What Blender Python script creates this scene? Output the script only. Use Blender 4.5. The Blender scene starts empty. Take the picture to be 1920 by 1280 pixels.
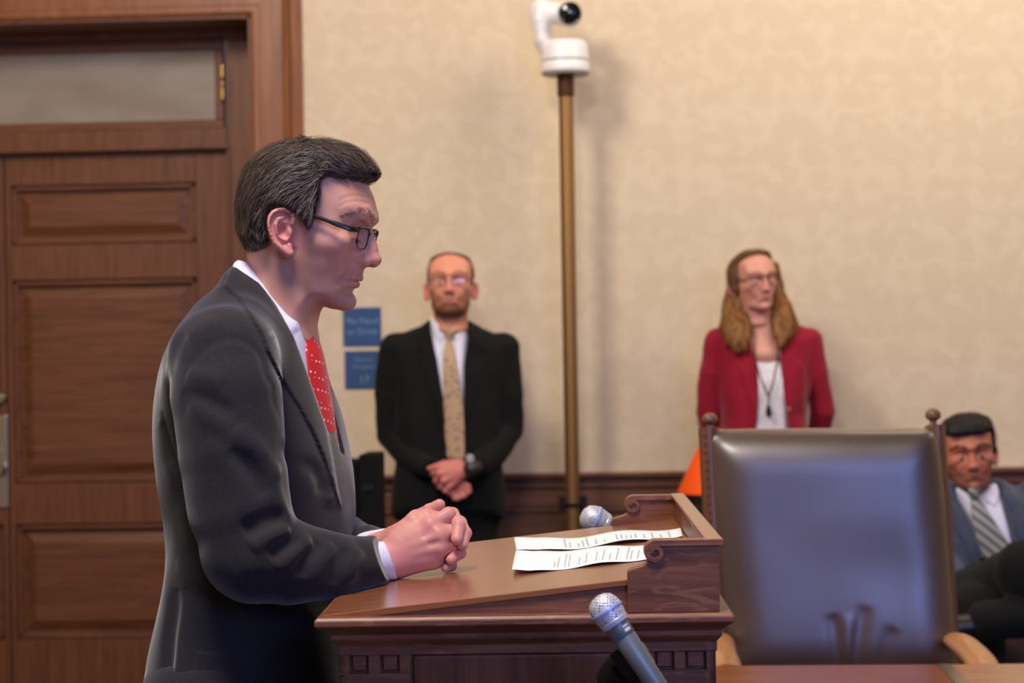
import bpy, math
import numpy as np
from mathutils import Matrix, Vector

C = bpy.context.scene.collection
scene = bpy.context.scene
rng = np.random.default_rng(7)

# ---------------------------------------------------------------- camera
FPX = 3840.0
YAW = math.radians(3.5)
CAM = np.array([0.0, 0.0, 1.417])
Rm = (Matrix.Rotation(YAW, 3, 'Z') @ Matrix.Rotation(math.radians(90.22), 3, 'X')
      @ Matrix.Rotation(math.radians(-0.95), 3, 'Z'))
RC = np.array(Rm)
cam_data = bpy.data.cameras.new('camera')
cam = bpy.data.objects.new('camera', cam_data)
C.objects.link(cam)
cam.matrix_world = Matrix.Translation(CAM.tolist()) @ Rm.to_4x4()
cam_data.sensor_width = 36.0
cam_data.lens = 36.0 * FPX / 1920.0
cam_data.clip_start = 0.05
cam_data.dof.use_dof = True
cam_data.dof.focus_distance = 2.72
cam_data.dof.aperture_fstop = 6.8
scene.camera = cam

# ---------------------------------------------------------------- colour management
scene.view_settings.view_transform = 'Standard'
scene.view_settings.look = 'None'
scene.view_settings.gamma = 1.0
scene.view_settings.use_curve_mapping = False
scene.view_settings.exposure = 0.0

# ---------------------------------------------------------------- world and lights
world = bpy.data.worlds.new('world')
scene.world = world
world.use_nodes = True
world.node_tree.nodes['Background'].inputs[0].default_value = (0.8, 0.75, 0.8, 1)
world.node_tree.nodes['Background'].inputs[1].default_value = 0.15


def area_light(name, loc, target, size, size_y, energy, col):
    ld = bpy.data.lights.new(name, 'AREA')
    ld.shape = 'RECTANGLE'
    ld.size, ld.size_y, ld.energy, ld.color = size, size_y, energy, col
    o = bpy.data.objects.new(name, ld)
    C.objects.link(o)
    o.location = loc
    o.rotation_euler = (Vector(target) - Vector(loc)).to_track_quat('-Z', 'Y').to_euler()
    return o


# warm ceiling fixtures in the room, and daylight from windows behind the camera
area_light('ceiling_light', (-1.5, 4.6, 3.95), (0.2, 7.8, 1.9), 0.7, 0.7, 74, (1.0, 0.88, 0.74))
area_light('ceiling_light', (1.2, 6.0, 3.95), (1.4, 7.8, 2.4), 0.9, 0.7, 31, (1.0, 0.89, 0.75))
area_light('ceiling_light', (3.2, 5.4, 3.95), (3.0, 7.8, 2.4), 0.8, 0.8, 42, (1.0, 0.89, 0.75))
area_light('ceiling_light', (-0.6, 1.6, 3.95), (-0.6, 3.0, 1.0), 0.8, 0.8, 104, (1.0, 0.90, 0.82))
area_light('window_light', (2.0, -3.0, 2.7), (0.7, 4.0, 1.1), 2.8, 2.2, 185, (0.25, 0.38, 1.0))


# ---------------------------------------------------------------- pixel to place
def at(px, py, d):
    v = np.array([(px - 960) / FPX * d, -(py - 640) / FPX * d, -d])
    return CAM + RC @ v


def atY(px, py, Y):
    v = RC @ np.array([(px - 960) / FPX, -(py - 640) / FPX, -1.0])
    return CAM + v * ((Y - CAM[1]) / v[1])


def atZ(px, py, Z):
    v = RC @ np.array([(px - 960) / FPX, -(py - 640) / FPX, -1.0])
    return CAM + v * ((Z - CAM[2]) / v[2])


class Frame:
    """x = to the right in the photograph, y = away from the camera, z = up; optionally turned"""
    def __init__(s, px, py, d, yaw=0.0):
        s.o = at(px, py, d)
        s.d = d
        a = YAW
        s.R0 = np.array(Matrix.Rotation(a, 3, 'Z'))
        s.R = np.array(Matrix.Rotation(a + math.radians(yaw), 3, 'Z'))

    def flat(s, px, py):          # outline point in the frame's own plane
        p = s.R0.T @ (at(px, py, s.d) - s.o)
        return (p[0], p[2])

    def loc(s, px, py, d):        # 3D point
        return s.R.T @ (at(px, py, d) - s.o)

    def poly(s, pts):
        return np.array([s.flat(*p) for p in pts])

    def to_world(s, v):
        return v @ s.R.T + s.o


# ---------------------------------------------------------------- materials
def nodemat(name):
    m = bpy.data.materials.new(name)
    m.use_nodes = True
    nt = m.node_tree
    return m, nt, nt.nodes['Principled BSDF']


def setp(b, **k):
    for a, v in k.items():
        a = a.replace('_', ' ')
        if a in b.inputs:
            b.inputs[a].default_value = v


def srgb(r, g, b):
    f = lambda c: (c / 255 / 12.92) if c / 255 <= 0.04045 else ((c / 255 + 0.055) / 1.055) ** 2.4
    return (f(r), f(g), f(b), 1)


def plain(name, col, rough=0.5, metal=0.0, **k):
    m, nt, b = nodemat(name)
    setp(b, Base_Color=col, Roughness=rough, Metallic=metal, **k)
    n = nt.nodes.new('ShaderNodeTexNoise')
    n.inputs['Scale'].default_value = 60
    r = nt.nodes.new('ShaderNodeMapRange')
    r.inputs['To Min'].default_value = max(0, rough - 0.04)
    r.inputs['To Max'].default_value = min(1, rough + 0.04)
    nt.links.new(n.outputs['Fac'], r.inputs['Value'])
    nt.links.new(r.outputs['Result'], b.inputs['Roughness'])
    return m


def coords(nt, scale=(1, 1, 1), rot=(0, 0, 0), kind='Object'):
    t = nt.nodes.new('ShaderNodeTexCoord')
    mp = nt.nodes.new('ShaderNodeMapping')
    mp.inputs['Scale'].default_value = scale
    mp.inputs['Rotation'].default_value = rot
    nt.links.new(t.outputs[kind], mp.inputs['Vector'])
    return mp.outputs['Vector']


def ramp(nt, fac, stops):
    r = nt.nodes.new('ShaderNodeValToRGB')
    e = r.color_ramp.elements
    e[0].position, e[0].color = stops[0]
    e[1].position, e[1].color = stops[-1]
    for p, c in stops[1:-1]:
        x = e.new(p)
        x.color = c
    nt.links.new(fac, r.inputs['Fac'])
    return r.outputs['Color']


def wood(name, dark, mid, light, along='x', rough=0.35, fleck=0.5, coat=0.0):
    """oak: long grain plus pale ray flecks"""
    m, nt, b = nodemat(name)
    sc = {'x': (2.2, 40, 40), 'y': (40, 2.2, 40), 'z': (40, 40, 2.2)}[along]
    n1 = nt.nodes.new('ShaderNodeTexNoise')
    n1.inputs['Scale'].default_value = 1.3
    n1.inputs['Detail'].default_value = 6
    n1.inputs['Roughness'].default_value = 0.65
    n1.inputs['Distortion'].default_value = 0.6
    nt.links.new(coords(nt, sc), n1.inputs['Vector'])
    c1 = ramp(nt, n1.outputs['Fac'], [(0.28, dark), (0.5, mid), (0.75, light)])
    sc2 = {'x': (16, 60, 60), 'y': (60, 16, 60), 'z': (60, 60, 16)}[along]
    n2 = nt.nodes.new('ShaderNodeTexNoise')
    n2.inputs['Scale'].default_value = 1.1
    n2.inputs['Detail'].default_value = 2
    n2.inputs['Distortion'].default_value = 1.8
    nt.links.new(coords(nt, sc2, (0.3, 0.5, 0.4)), n2.inputs['Vector'])
    f2 = ramp(nt, n2.outputs['Fac'], [(0.55, (0, 0, 0, 1)), (0.68, (fleck, fleck, fleck, 1))])
    mx = nt.nodes.new('ShaderNodeMix')
    mx.data_type = 'RGBA'
    nt.links.new(f2, mx.inputs['Factor'])
    nt.links.new(c1, mx.inputs['A'])
    mx.inputs['B'].default_value = light
    nt.links.new(mx.outputs['Result'], b.inputs['Base Color'])
    bp = nt.nodes.new('ShaderNodeBump')
    bp.inputs['Strength'].default_value = 0.12
    bp.inputs['Distance'].default_value = 0.002
    nt.links.new(n1.outputs['Fac'], bp.inputs['Height'])
    nt.links.new(bp.outputs['Normal'], b.inputs['Normal'])
    setp(b, Roughness=rough, Coat_Weight=coat, Coat_Roughness=0.25)
    return m


def fabric(name, c1, c2, rough=0.9, scale=420, bump=0.25, sheen=0.25, mott=None):
    m, nt, b = nodemat(name)
    n = nt.nodes.new('ShaderNodeTexNoise')
    n.inputs['Scale'].default_value = scale
    n.inputs['Detail'].default_value = 3
    nt.links.new(coords(nt), n.inputs['Vector'])
    nt.links.new(ramp(nt, n.outputs['Fac'], [(0.35, c1), (0.65, c2)]), b.inputs['Base Color'])
    bp = nt.nodes.new('ShaderNodeBump')
    bp.inputs['Strength'].default_value = bump
    bp.inputs['Distance'].default_value = 0.001
    nt.links.new(n.outputs['Fac'], bp.inputs['Height'])
    nt.links.new(bp.outputs['Normal'], b.inputs['Normal'])
    setp(b, Roughness=rough, Sheen_Weight=sheen, Sheen_Roughness=0.4, Specular_IOR_Level=0.25)
    return m


def vcol_mat(name, rough=0.5, sss=0.0, noise=0.0, spec=0.5, nscale=300, sss_radius=(1, 0.35, 0.2)):
    """surface whose own colour is stored per point (lips, stubble, iris, hair tones)"""
    m, nt, b = nodemat(name)
    a = nt.nodes.new('ShaderNodeAttribute')
    a.attribute_name = 'tone'
    out = a.outputs['Color']
    if noise > 0:
        n = nt.nodes.new('ShaderNodeTexNoise')
        n.inputs['Scale'].default_value = nscale
        n.inputs['Detail'].default_value = 3
        nt.links.new(coords(nt), n.inputs['Vector'])
        r = nt.nodes.new('ShaderNodeMapRange')
        r.inputs['To Min'].default_value = 1 - noise
        r.inputs['To Max'].default_value = 1 + noise
        nt.links.new(n.outputs['Fac'], r.inputs['Value'])
        vm = nt.nodes.new('ShaderNodeVectorMath')
        vm.operation = 'SCALE'
        nt.links.new(out, vm.inputs[0])
        nt.links.new(r.outputs['Result'], vm.inputs['Scale'])
        out = vm.outputs['Vector']
        bp = nt.nodes.new('ShaderNodeBump')
        bp.inputs['Strength'].default_value = 0.15
        bp.inputs['Distance'].default_value = 0.001
        nt.links.new(n.outputs['Fac'], bp.inputs['Height'])
        nt.links.new(bp.outputs['Normal'], b.inputs['Normal'])
    nt.links.new(out, b.inputs['Base Color'])
    setp(b, Roughness=rough, Specular_IOR_Level=spec)
    if sss > 0:
        setp(b, Subsurface_Weight=sss, Subsurface_Radius=sss_radius, Subsurface_Scale=0.006)
    return m


# ---------------------------------------------------------------- object helpers
def tag(o, label=None, cat=None, group=None, kind=None):
    if label: o['label'] = label
    if cat: o['category'] = cat
    if group: o['group'] = group
    if kind: o['kind'] = kind
    return o


def empty(name, loc, label, cat, group=None, rotz=0.0):
    o = bpy.data.objects.new(name, None)
    C.objects.link(o)
    o.location = [float(v) for v in loc]
    o.rotation_euler = (0, 0, rotz)
    o.empty_display_size = 0.1
    return tag(o, label, cat, group)


def mesh_np(name, v, q, mat, parent=None, tone=None, smooth=True):
    """numpy verts (n,3) and faces (m,3|4), given in the parent's own frame"""
    me = bpy.data.meshes.new(name)
    n = q.shape[1]
    me.vertices.add(len(v))
    me.vertices.foreach_set('co', np.ascontiguousarray(v, np.float32).ravel())
    me.loops.add(q.size)
    me.loops.foreach_set('vertex_index', np.ascontiguousarray(q, np.int32).ravel())
    me.polygons.add(len(q))
    me.polygons.foreach_set('loop_start', np.arange(0, q.size, n, dtype=np.int32))
    me.polygons.foreach_set('loop_total', np.full(len(q), n, np.int32))
    me.update(calc_edges=True)
    me.validate()
    me.polygons.foreach_set('use_smooth', np.full(len(me.polygons), smooth))
    if tone is not None:
        a = me.color_attributes.new('tone', 'FLOAT_COLOR', 'POINT')
        t = np.ones((len(v), 4), np.float32)
        t[:, :3] = tone[:, :3]
        a.data.foreach_set('color', t.ravel())
    me.materials.append(mat)
    o = bpy.data.objects.new(name, me)
    C.objects.link(o)
    if parent: o.parent = parent
    return o


class MB:
    """collects simple shapes and links them as one mesh"""
    def __init__(s):
        s.v, s.f = [], []

    def add(s, v, f):
        n = len(s.v)
        s.v += [tuple(float(c) for c in p) for p in v]
        s.f += [tuple(i + n for i in q) for q in f]
        return s

    def box(s, x0, x1, y0, y1, z0, z1):
        v = [(x, y, z) for x in (x0, x1) for y in (y0, y1) for z in (z0, z1)]
        return s.add(v, [(0, 1, 3, 2), (4, 6, 7, 5), (0, 4, 5, 1), (2, 3, 7, 6), (0, 2, 6, 4), (1, 5, 7, 3)])

    def prism(s, poly, a, b, axis='y', poly2=None):
        """outline (u,w) carried from a to b along an axis"""
        n = len(poly)
        P2 = poly2 if poly2 is not None else poly
        def mk(u, w, t):
            return {'y': (u, t, w), 'x': (t, u, w), 'z': (u, w, t)}[axis]
        v = [mk(u, w, a) for u, w in poly] + [mk(u, w, b) for u, w in P2]
        f = [tuple(range(n)), tuple(range(2 * n - 1, n - 1, -1))]
        f += [(i, n + i, n + (i + 1) % n, (i + 1) % n) for i in range(n)]
        return s.add(v, f)

    def tube(s, pts, r, n=12, cap=True, squash=None):
        pts = [np.array(p, float) for p in pts]
        m = len(pts)
        rr = r if hasattr(r, '__len__') else [r] * m
        v, f = [], []
        up = np.array([0, 0, 1.0])
        t0 = pts[1] - pts[0]
        if abs(t0[2]) > 0.9 * np.linalg.norm(t0): up = np.array([0, 1.0, 0])
        side = None
        for i, p in enumerate(pts):
            t = pts[min(i + 1, m - 1)] - pts[max(i - 1, 0)]
            t /= np.linalg.norm(t) + 1e-12
            if side is None:
                side = np.cross(t, up)
            side = side - t * (side @ t)
            side /= np.linalg.norm(side) + 1e-12
            w = np.cross(side, t)
            for k in range(n):
                a = 2 * math.pi * k / n
                sq = squash if squash else (1, 1)
                v.append(p + rr[i] * (math.cos(a) * side * sq[0] + math.sin(a) * w * sq[1]))
        for i in range(m - 1):
            for k in range(n):
                f.append((i * n + k, i * n + (k + 1) % n, (i + 1) * n + (k + 1) % n, (i + 1) * n + k))
        if cap:
            f.append(tuple(range(n - 1, -1, -1)))
            f.append(tuple((m - 1) * n + k for k in range(n)))
        return s.add(v, f)

    def lathe(s, prof, n=32, M=None):
        """profile (r,z) about z, moved by the 4x4 M"""
        v, f = [], []
        for r, z in prof:
            for k in range(n):
                a = 2 * math.pi * k / n
                v.append(Vector((r * math.cos(a), r * math.sin(a), z)))
        if M is not None:
            v = [M @ p for p in v]
        for i in range(len(prof) - 1):
            for k in range(n):
                f.append((i * n + k, i * n + (k + 1) % n, (i + 1) * n + (k + 1) % n, (i + 1) * n + k))
        if prof[0][0] > 1e-6: f.append(tuple(range(n - 1, -1, -1)))
        if prof[-1][0] > 1e-6: f.append(tuple((len(prof) - 1) * n + k for k in range(n)))
        return s.add(v, f)

    def build(s, name, mat, parent=None, bevel=0.0, smooth=False, seg=2):
        me = bpy.data.meshes.new(name)
        me.from_pydata(s.v, [], s.f)
        me.update()
        import bmesh
        bm = bmesh.new()
        bm.from_mesh(me)
        bmesh.ops.recalc_face_normals(bm, faces=bm.faces)
        bm.to_mesh(me)
        bm.free()
        me.materials.append(mat)
        o = bpy.data.objects.new(name, me)
        C.objects.link(o)
        if parent: o.parent = parent
        if smooth:
            me.polygons.foreach_set('use_smooth', [True] * len(me.polygons))
            md = o.modifiers.new('edges', 'EDGE_SPLIT')
            md.split_angle = math.radians(38)
        if bevel > 0:
            md = o.modifiers.new('bevel', 'BEVEL')
            md.width = bevel
            md.segments = seg
            md.limit_method = 'ANGLE'
            md.angle_limit = math.radians(40)
        return o


# ---------------------------------------------------------------- implicit modelling
def box_blur(a, n, it=2):
    for _ in range(it):
        for ax in (0, 1):
            p = [(0, 0), (0, 0)]
            p[ax] = (n, n)
            c = np.cumsum(np.pad(a, p, mode='edge'), axis=ax)
            z = np.zeros_like(np.take(c, [0], axis=ax))
            c = np.concatenate([z, c], axis=ax)
            L = a.shape[ax]
            hi = np.take(c, np.arange(2 * n + 1, 2 * n + 1 + L), axis=ax)
            lo = np.take(c, np.arange(0, L), axis=ax)
            a = (hi - lo) / (2 * n + 1)
    return a


def poly_sd(poly, X, Z):
    """signed distance to an outline, inside positive"""
    d = np.full(X.shape, 1e9)
    ins = np.zeros(X.shape, bool)
    n = len(poly)
    for i in range(n):
        ax, az = poly[i]
        bx, bz = poly[(i + 1) % n]
        ex, ez = bx - ax, bz - az
        L = ex * ex + ez * ez + 1e-15
        t = np.clip(((X - ax) * ex + (Z - az) * ez) / L, 0, 1)
        d = np.minimum(d, (X - ax - t * ex) ** 2 + (Z - az - t * ez) ** 2)
        c = ((az > Z) != (bz > Z))
        with np.errstate(divide='ignore', invalid='ignore'):
            xi = ax + (Z - az) * ex / (ez if abs(ez) > 1e-12 else 1e-12)
        ins ^= c & (X < xi)
    d = np.sqrt(d)
    return np.where(ins, d, -d)


def smooth_poly(P, sub=4, closed=True):
    P = np.array(P, float)
    n = len(P)
    out = []
    for i in range(n if closed else n - 1):
        g = (lambda k: P[k % n]) if closed else (lambda k: P[min(max(k, 0), n - 1)])
        p0, p1, p2, p3 = g(i - 1), g(i), g(i + 1), g(i + 2)
        for s in range(sub):
            t = s / sub
            out.append(0.5 * ((2 * p1) + (-p0 + p2) * t + (2 * p0 - 5 * p1 + 4 * p2 - p3) * t * t
                              + (-p0 + 3 * p1 - 3 * p2 + p3) * t ** 3))
    if not closed: out.append(P[-1])
    return np.array(out)


def scatter(pts, vals, X, Z, p=3.0):
    """smooth blend of values given at scattered points"""
    num = np.zeros(X.shape)
    den = np.zeros(X.shape)
    for (x, z), v in zip(pts, vals):
        w = 1.0 / (((X - x) ** 2 + (Z - z) ** 2) ** (p / 2) + 1e-9)
        num += w * v
        den += w
    return num / den


def tps(pts, vals, X, Z):
    """thin plate spline"""
    pts = np.array(pts, float)
    vals = np.array(vals, float)
    c = pts - pts.mean(0)
    U_, S_, Vt = np.linalg.svd(c, full_matrices=False)
    if len(S_) < 2 or S_[1] < 0.3 * S_[0] and len(pts) < 6:      # nearly in a line: widen it
        o = Vt[1] * 0.06
        pts = np.concatenate([pts + o, pts - o])
        vals = np.concatenate([vals, vals])
    sc = 0.1
    P = pts / sc
    n = len(P)
    U = lambda r2: np.where(r2 > 1e-12, r2 * np.log(r2 + 1e-12) * 0.5, 0.0)
    K = U(((P[:, None] - P[None]) ** 2).sum(-1)) + np.eye(n) * 2e-3
    A = np.zeros((n + 3, n + 3))
    A[:n, :n] = K
    A[:n, n] = 1
    A[:n, n + 1:] = P
    A[n:, :n] = A[:n, n:].T
    sol = np.linalg.solve(A, np.concatenate([vals, np.zeros(3)]))
    x, z = X / sc, Z / sc
    out = sol[n] + sol[n + 1] * x + sol[n + 2] * z
    for i in range(n):
        out = out + sol[i] * U((x - P[i, 0]) ** 2 + (z - P[i, 1]) ** 2)
    return out


class Vol:
    def __init__(s, lo, hi, h):
        s.lo = np.array(lo, float)
        s.h = h
        s.n = np.ceil((np.array(hi) - s.lo) / h).astype(int) + 1
        s.ax = [(s.lo[i] + h * np.arange(s.n[i])).astype(np.float32) for i in range(3)]
        s.f = np.full(s.n, 1.0, np.float32)

    def win(s, lo, hi, pad):
        a = np.clip(np.floor((np.array(lo) - pad - s.lo) / s.h).astype(int), 0, s.n)
        b = np.clip(np.ceil((np.array(hi) + pad - s.lo) / s.h).astype(int) + 1, 0, s.n)
        if (b <= a).any(): return None
        sl = tuple(slice(a[i], b[i]) for i in range(3))
        X = s.ax[0][sl[0]][:, None, None]
        Y = s.ax[1][sl[1]][None, :, None]
        Z = s.ax[2][sl[2]][None, None, :]
        return sl, X, Y, Z

    @staticmethod
    def smin(a, b, k):
        if k <= 0: return np.minimum(a, b)
        h = np.clip(0.5 + 0.5 * (b - a) / k, 0, 1)
        return b * (1 - h) + a * h - k * h * (1 - h)

    def put(s, fn, lo, hi, k, mode='add', pad=None):
        w = s.win(lo, hi, (pad if pad is not None else 0.02) + k)
        if w is None: return s
        sl, X, Y, Z = w
        d = fn(X, Y, Z).astype(np.float32)
        f = s.f[sl]
        if mode == 'add': s.f[sl] = s.smin(f, d, k)
        elif mode == 'sub': s.f[sl] = -s.smin(-f, d, k)
        elif mode == 'and': s.f[sl] = -s.smin(-f, -d, k)
        return s

    # --- shapes
    def cap(s, p0, p1, r0, r1=None, k=0.01, mode='add', sq=None):
        r1 = r0 if r1 is None else r1
        p0, p1 = np.array(p0, float), np.array(p1, float)
        q = np.array(sq if sq is not None else (1, 1, 1), float)
        e = p1 - p0
        def fn(X, Y, Z):
            L = (e / q) @ (e / q) + 1e-12
            t = np.clip(((X - p0[0]) * e[0] / q[0] ** 2 + (Y - p0[1]) * e[1] / q[1] ** 2 + (Z - p0[2]) * e[2] / q[2] ** 2) / L, 0, 1)
            return (np.sqrt(((X - p0[0] - t * e[0]) / q[0]) ** 2 + ((Y - p0[1] - t * e[1]) / q[1]) ** 2
                            + ((Z - p0[2] - t * e[2]) / q[2]) ** 2) - (r0 + (r1 - r0) * t)) * q.min()
        R = max(r0, r1) * q
        return s.put(fn, np.minimum(p0, p1) - R, np.maximum(p0, p1) + R, k, mode)

    def chain(s, pts, rs, k=0.01, mode='add', sq=None):
        for i in range(len(pts) - 1):
            s.cap(pts[i], pts[i + 1], rs[i], rs[i + 1], k if i == 0 else min(k, 0.004) if mode == 'add' else k, mode, sq)
        return s

    def ell(s, c, r, k=0.01, mode='add', rot=None):
        c, r = np.array(c, float), np.array(r, float)
        R = np.eye(3) if rot is None else np.array(rot)
        def fn(X, Y, Z):
            x, y, z = X - c[0], Y - c[1], Z - c[2]
            u = (R[0, 0] * x + R[1, 0] * y + R[2, 0] * z) / r[0]
            v = (R[0, 1] * x + R[1, 1] * y + R[2, 1] * z) / r[1]
            w = (R[0, 2] * x + R[1, 2] * y + R[2, 2] * z) / r[2]
            k0 = np.sqrt(u * u + v * v + w * w)
            k1 = np.sqrt((u / r[0]) ** 2 + (v / r[1]) ** 2 + (w / r[2]) ** 2) + 1e-9
            return k0 * (k0 - 1) / k1
        m = r.max()
        return s.put(fn, c - m, c + m, k, mode)

    def inflate(s, poly, W, R, k=0.0, mode='add', y0=0.0, blur=2, half=False, p=2.0):
        """outline in x,z; half thickness W and edge rounding R are numbers or [(points),(values)] maps"""
        poly = np.array(poly)
        X, Z = np.meshgrid(s.ax[0].astype(float), s.ax[2].astype(float), indexing='ij')
        d = poly_sd(poly, X, Z)
        if blur: d = box_blur(d, blur)
        def mp(M, f):
            return np.full(X.shape, M) if np.isscalar(M) else f(M[0], M[1], X, Z)
        w = np.maximum(mp(W, tps), 0.004)
        r = np.maximum(mp(R, scatter), 0.003)
        u = np.clip(1 - d / r, 0, None)
        S = np.minimum(r, w) * 0.9
        Y = s.ax[1][None, :, None] - y0 if np.isscalar(y0) else s.ax[1][None, :, None] - y0(X, Z)[:, None, :]
        v = np.abs(Y) / w[:, None, :]
        if p == 2.0:
            F = (np.sqrt(u[:, None, :] ** 2 + v ** 2) - 1) * S[:, None, :]
        else:
            F = ((u[:, None, :] ** p + v ** p) ** (1 / p) - 1) * S[:, None, :]
        F = F.astype(np.float32)
        g = np.gradient(F, s.h)
        G = np.sqrt(g[0] ** 2 + g[1] ** 2 + g[2] ** 2)
        F = np.clip(F / np.clip(G, 0.3, 2.0), -0.05, 1.0)
        if mode == 'add': s.f = s.smin(s.f, F, k) if k else np.minimum(s.f, F)
        elif mode == 'sub': s.f = -s.smin(-s.f, F, k)
        return s

    def drape(s, pts, side=-1, off=0.0):
        """places where outline points (x,z) meet the surface seen from one side"""
        out = []
        Y = s.ax[1]
        for x, z in pts:
            i = int(np.clip(round((x - s.lo[0]) / s.h), 0, s.n[0] - 1))
            k = int(np.clip(round((z - s.lo[2]) / s.h), 0, s.n[2] - 1))
            col = s.f[i, :, k]
            ins = np.where(col < 0)[0]
            if len(ins) == 0:
                j = int(np.argmin(col))
                y = float(Y[j])
            else:
                j = ins[0] if side < 0 else ins[-1]
                j2 = j - 1 if side < 0 else j + 1
                if 0 <= j2 < len(col):
                    t = col[j] / (col[j] - col[j2] - 1e-9)
                    y = float(Y[j] + (Y[j2] - Y[j]) * t)
                else:
                    y = float(Y[j])
            out.append(np.array([x, y + off * side, z]))
        return out

    def seam(s, pts, r, amp, side=-1, off=0.0):
        P = s.drape(smooth_poly(pts, 4, closed=False), side, off)
        acc = {}
        P = np.array(P)
        w = s.win(P.min(0) - 2.5 * r, P.max(0) + 2.5 * r, 0)
        sl, X, Y, Z = w
        q = None
        for p0, p1 in zip(P[:-1], P[1:]):
            e = p1 - p0
            t = np.clip(((X - p0[0]) * e[0] + (Y - p0[1]) * e[1] + (Z - p0[2]) * e[2]) / (e @ e + 1e-12), 0, 1)
            d = (X - p0[0] - t * e[0]) ** 2 + (Y - p0[1] - t * e[1]) ** 2 + (Z - p0[2] - t * e[2]) ** 2
            q = d if q is None else np.minimum(q, d)
        s.f[sl] -= (amp * np.exp(-q / (r * r))).astype(np.float32)
        return s

    def fold(s, P, r, amp):
        """soft crease along a line of places, fading at both ends"""
        P = np.array(P)
        w = s.win(P.min(0) - 2.5 * r, P.max(0) + 2.5 * r, 0)
        if w is None: return s
        sl, X, Y, Z = w
        q, T = None, None
        n = len(P) - 1
        for i in range(n):
            p0, e = P[i], P[i + 1] - P[i]
            t = np.clip(((X - p0[0]) * e[0] + (Y - p0[1]) * e[1] + (Z - p0[2]) * e[2]) / (e @ e + 1e-12), 0, 1)
            d = (X - p0[0] - t * e[0]) ** 2 + (Y - p0[1] - t * e[1]) ** 2 + (Z - p0[2] - t * e[2]) ** 2
            if q is None:
                q, T = d, (i + t) / n
            else:
                T = np.where(d < q, (i + t) / n, T)
                q = np.minimum(q, d)
        s.f[sl] -= (amp * np.exp(-q / (r * r)) * np.clip(1 - (2 * np.abs(T - 0.5)) ** 3, 0, 1)).astype(np.float32)
        return s

    def bump(s, p0, p1, r, amp):
        """raise (amp>0) or press in a soft fold along a line"""
        p0, p1 = np.array(p0, float), np.array(p1, float)
        e = p1 - p0
        w = s.win(np.minimum(p0, p1) - 2.5 * r, np.maximum(p0, p1) + 2.5 * r, 0)
        if w is None: return s
        sl, X, Y, Z = w
        t = np.clip(((X - p0[0]) * e[0] + (Y - p0[1]) * e[1] + (Z - p0[2]) * e[2]) / (e @ e + 1e-12), 0, 1)
        q = (X - p0[0] - t * e[0]) ** 2 + (Y - p0[1] - t * e[1]) ** 2 + (Z - p0[2] - t * e[2]) ** 2
        s.f[sl] -= (amp * np.exp(-q / (r * r)) * (1 - (2 * np.abs(t - 0.5)) ** 4)).astype(np.float32)
        return s

    def plate(s, poly, amp, side=None, edge=0.0015, depth=0.12, ymid=0.0):
        """lift the surface inside an x,z outline, on the near (-1) or far (+1) side or both"""
        X, Z = np.meshgrid(s.ax[0].astype(float), s.ax[2].astype(float), indexing='ij')
        d = poly_sd(np.array(poly), X, Z)
        m = np.clip(0.5 + d / (2 * edge), 0, 1) * amp
        i, j = np.where(m > 0)
        if len(i) == 0: return s
        sl = (slice(i.min(), i.max() + 1), slice(None), slice(j.min(), j.max() + 1))
        g = np.ones(len(s.ax[1]))
        if side: g = (np.sign(s.ax[1] - ymid) == side) * 1.0
        s.f[sl] -= (m[sl[0], sl[2]][:, None, :] * g[None, :, None]).astype(np.float32)
        return s

    def wrinkle(s, amp, scale, seed=0, aniso=(1, 1, 1)):
        r = np.random.default_rng(seed)
        m = [max(4, int(s.n[i] * s.h / (scale * aniso[i])) + 3) for i in range(3)]
        g = r.normal(size=m).astype(np.float32)
        for axn in range(3):
            t = np.linspace(0, m[axn] - 1.001, s.n[axn])
            i = t.astype(int)
            w = (t - i).astype(np.float32)
            w = w * w * (3 - 2 * w)
            sh = [1, 1, 1]
            sh[axn] = -1
            w = w.reshape(sh)
            g = np.take(g, i, axis=axn) * (1 - w) + np.take(g, i + 1, axis=axn) * w
        s.f += amp * g
        return s


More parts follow.
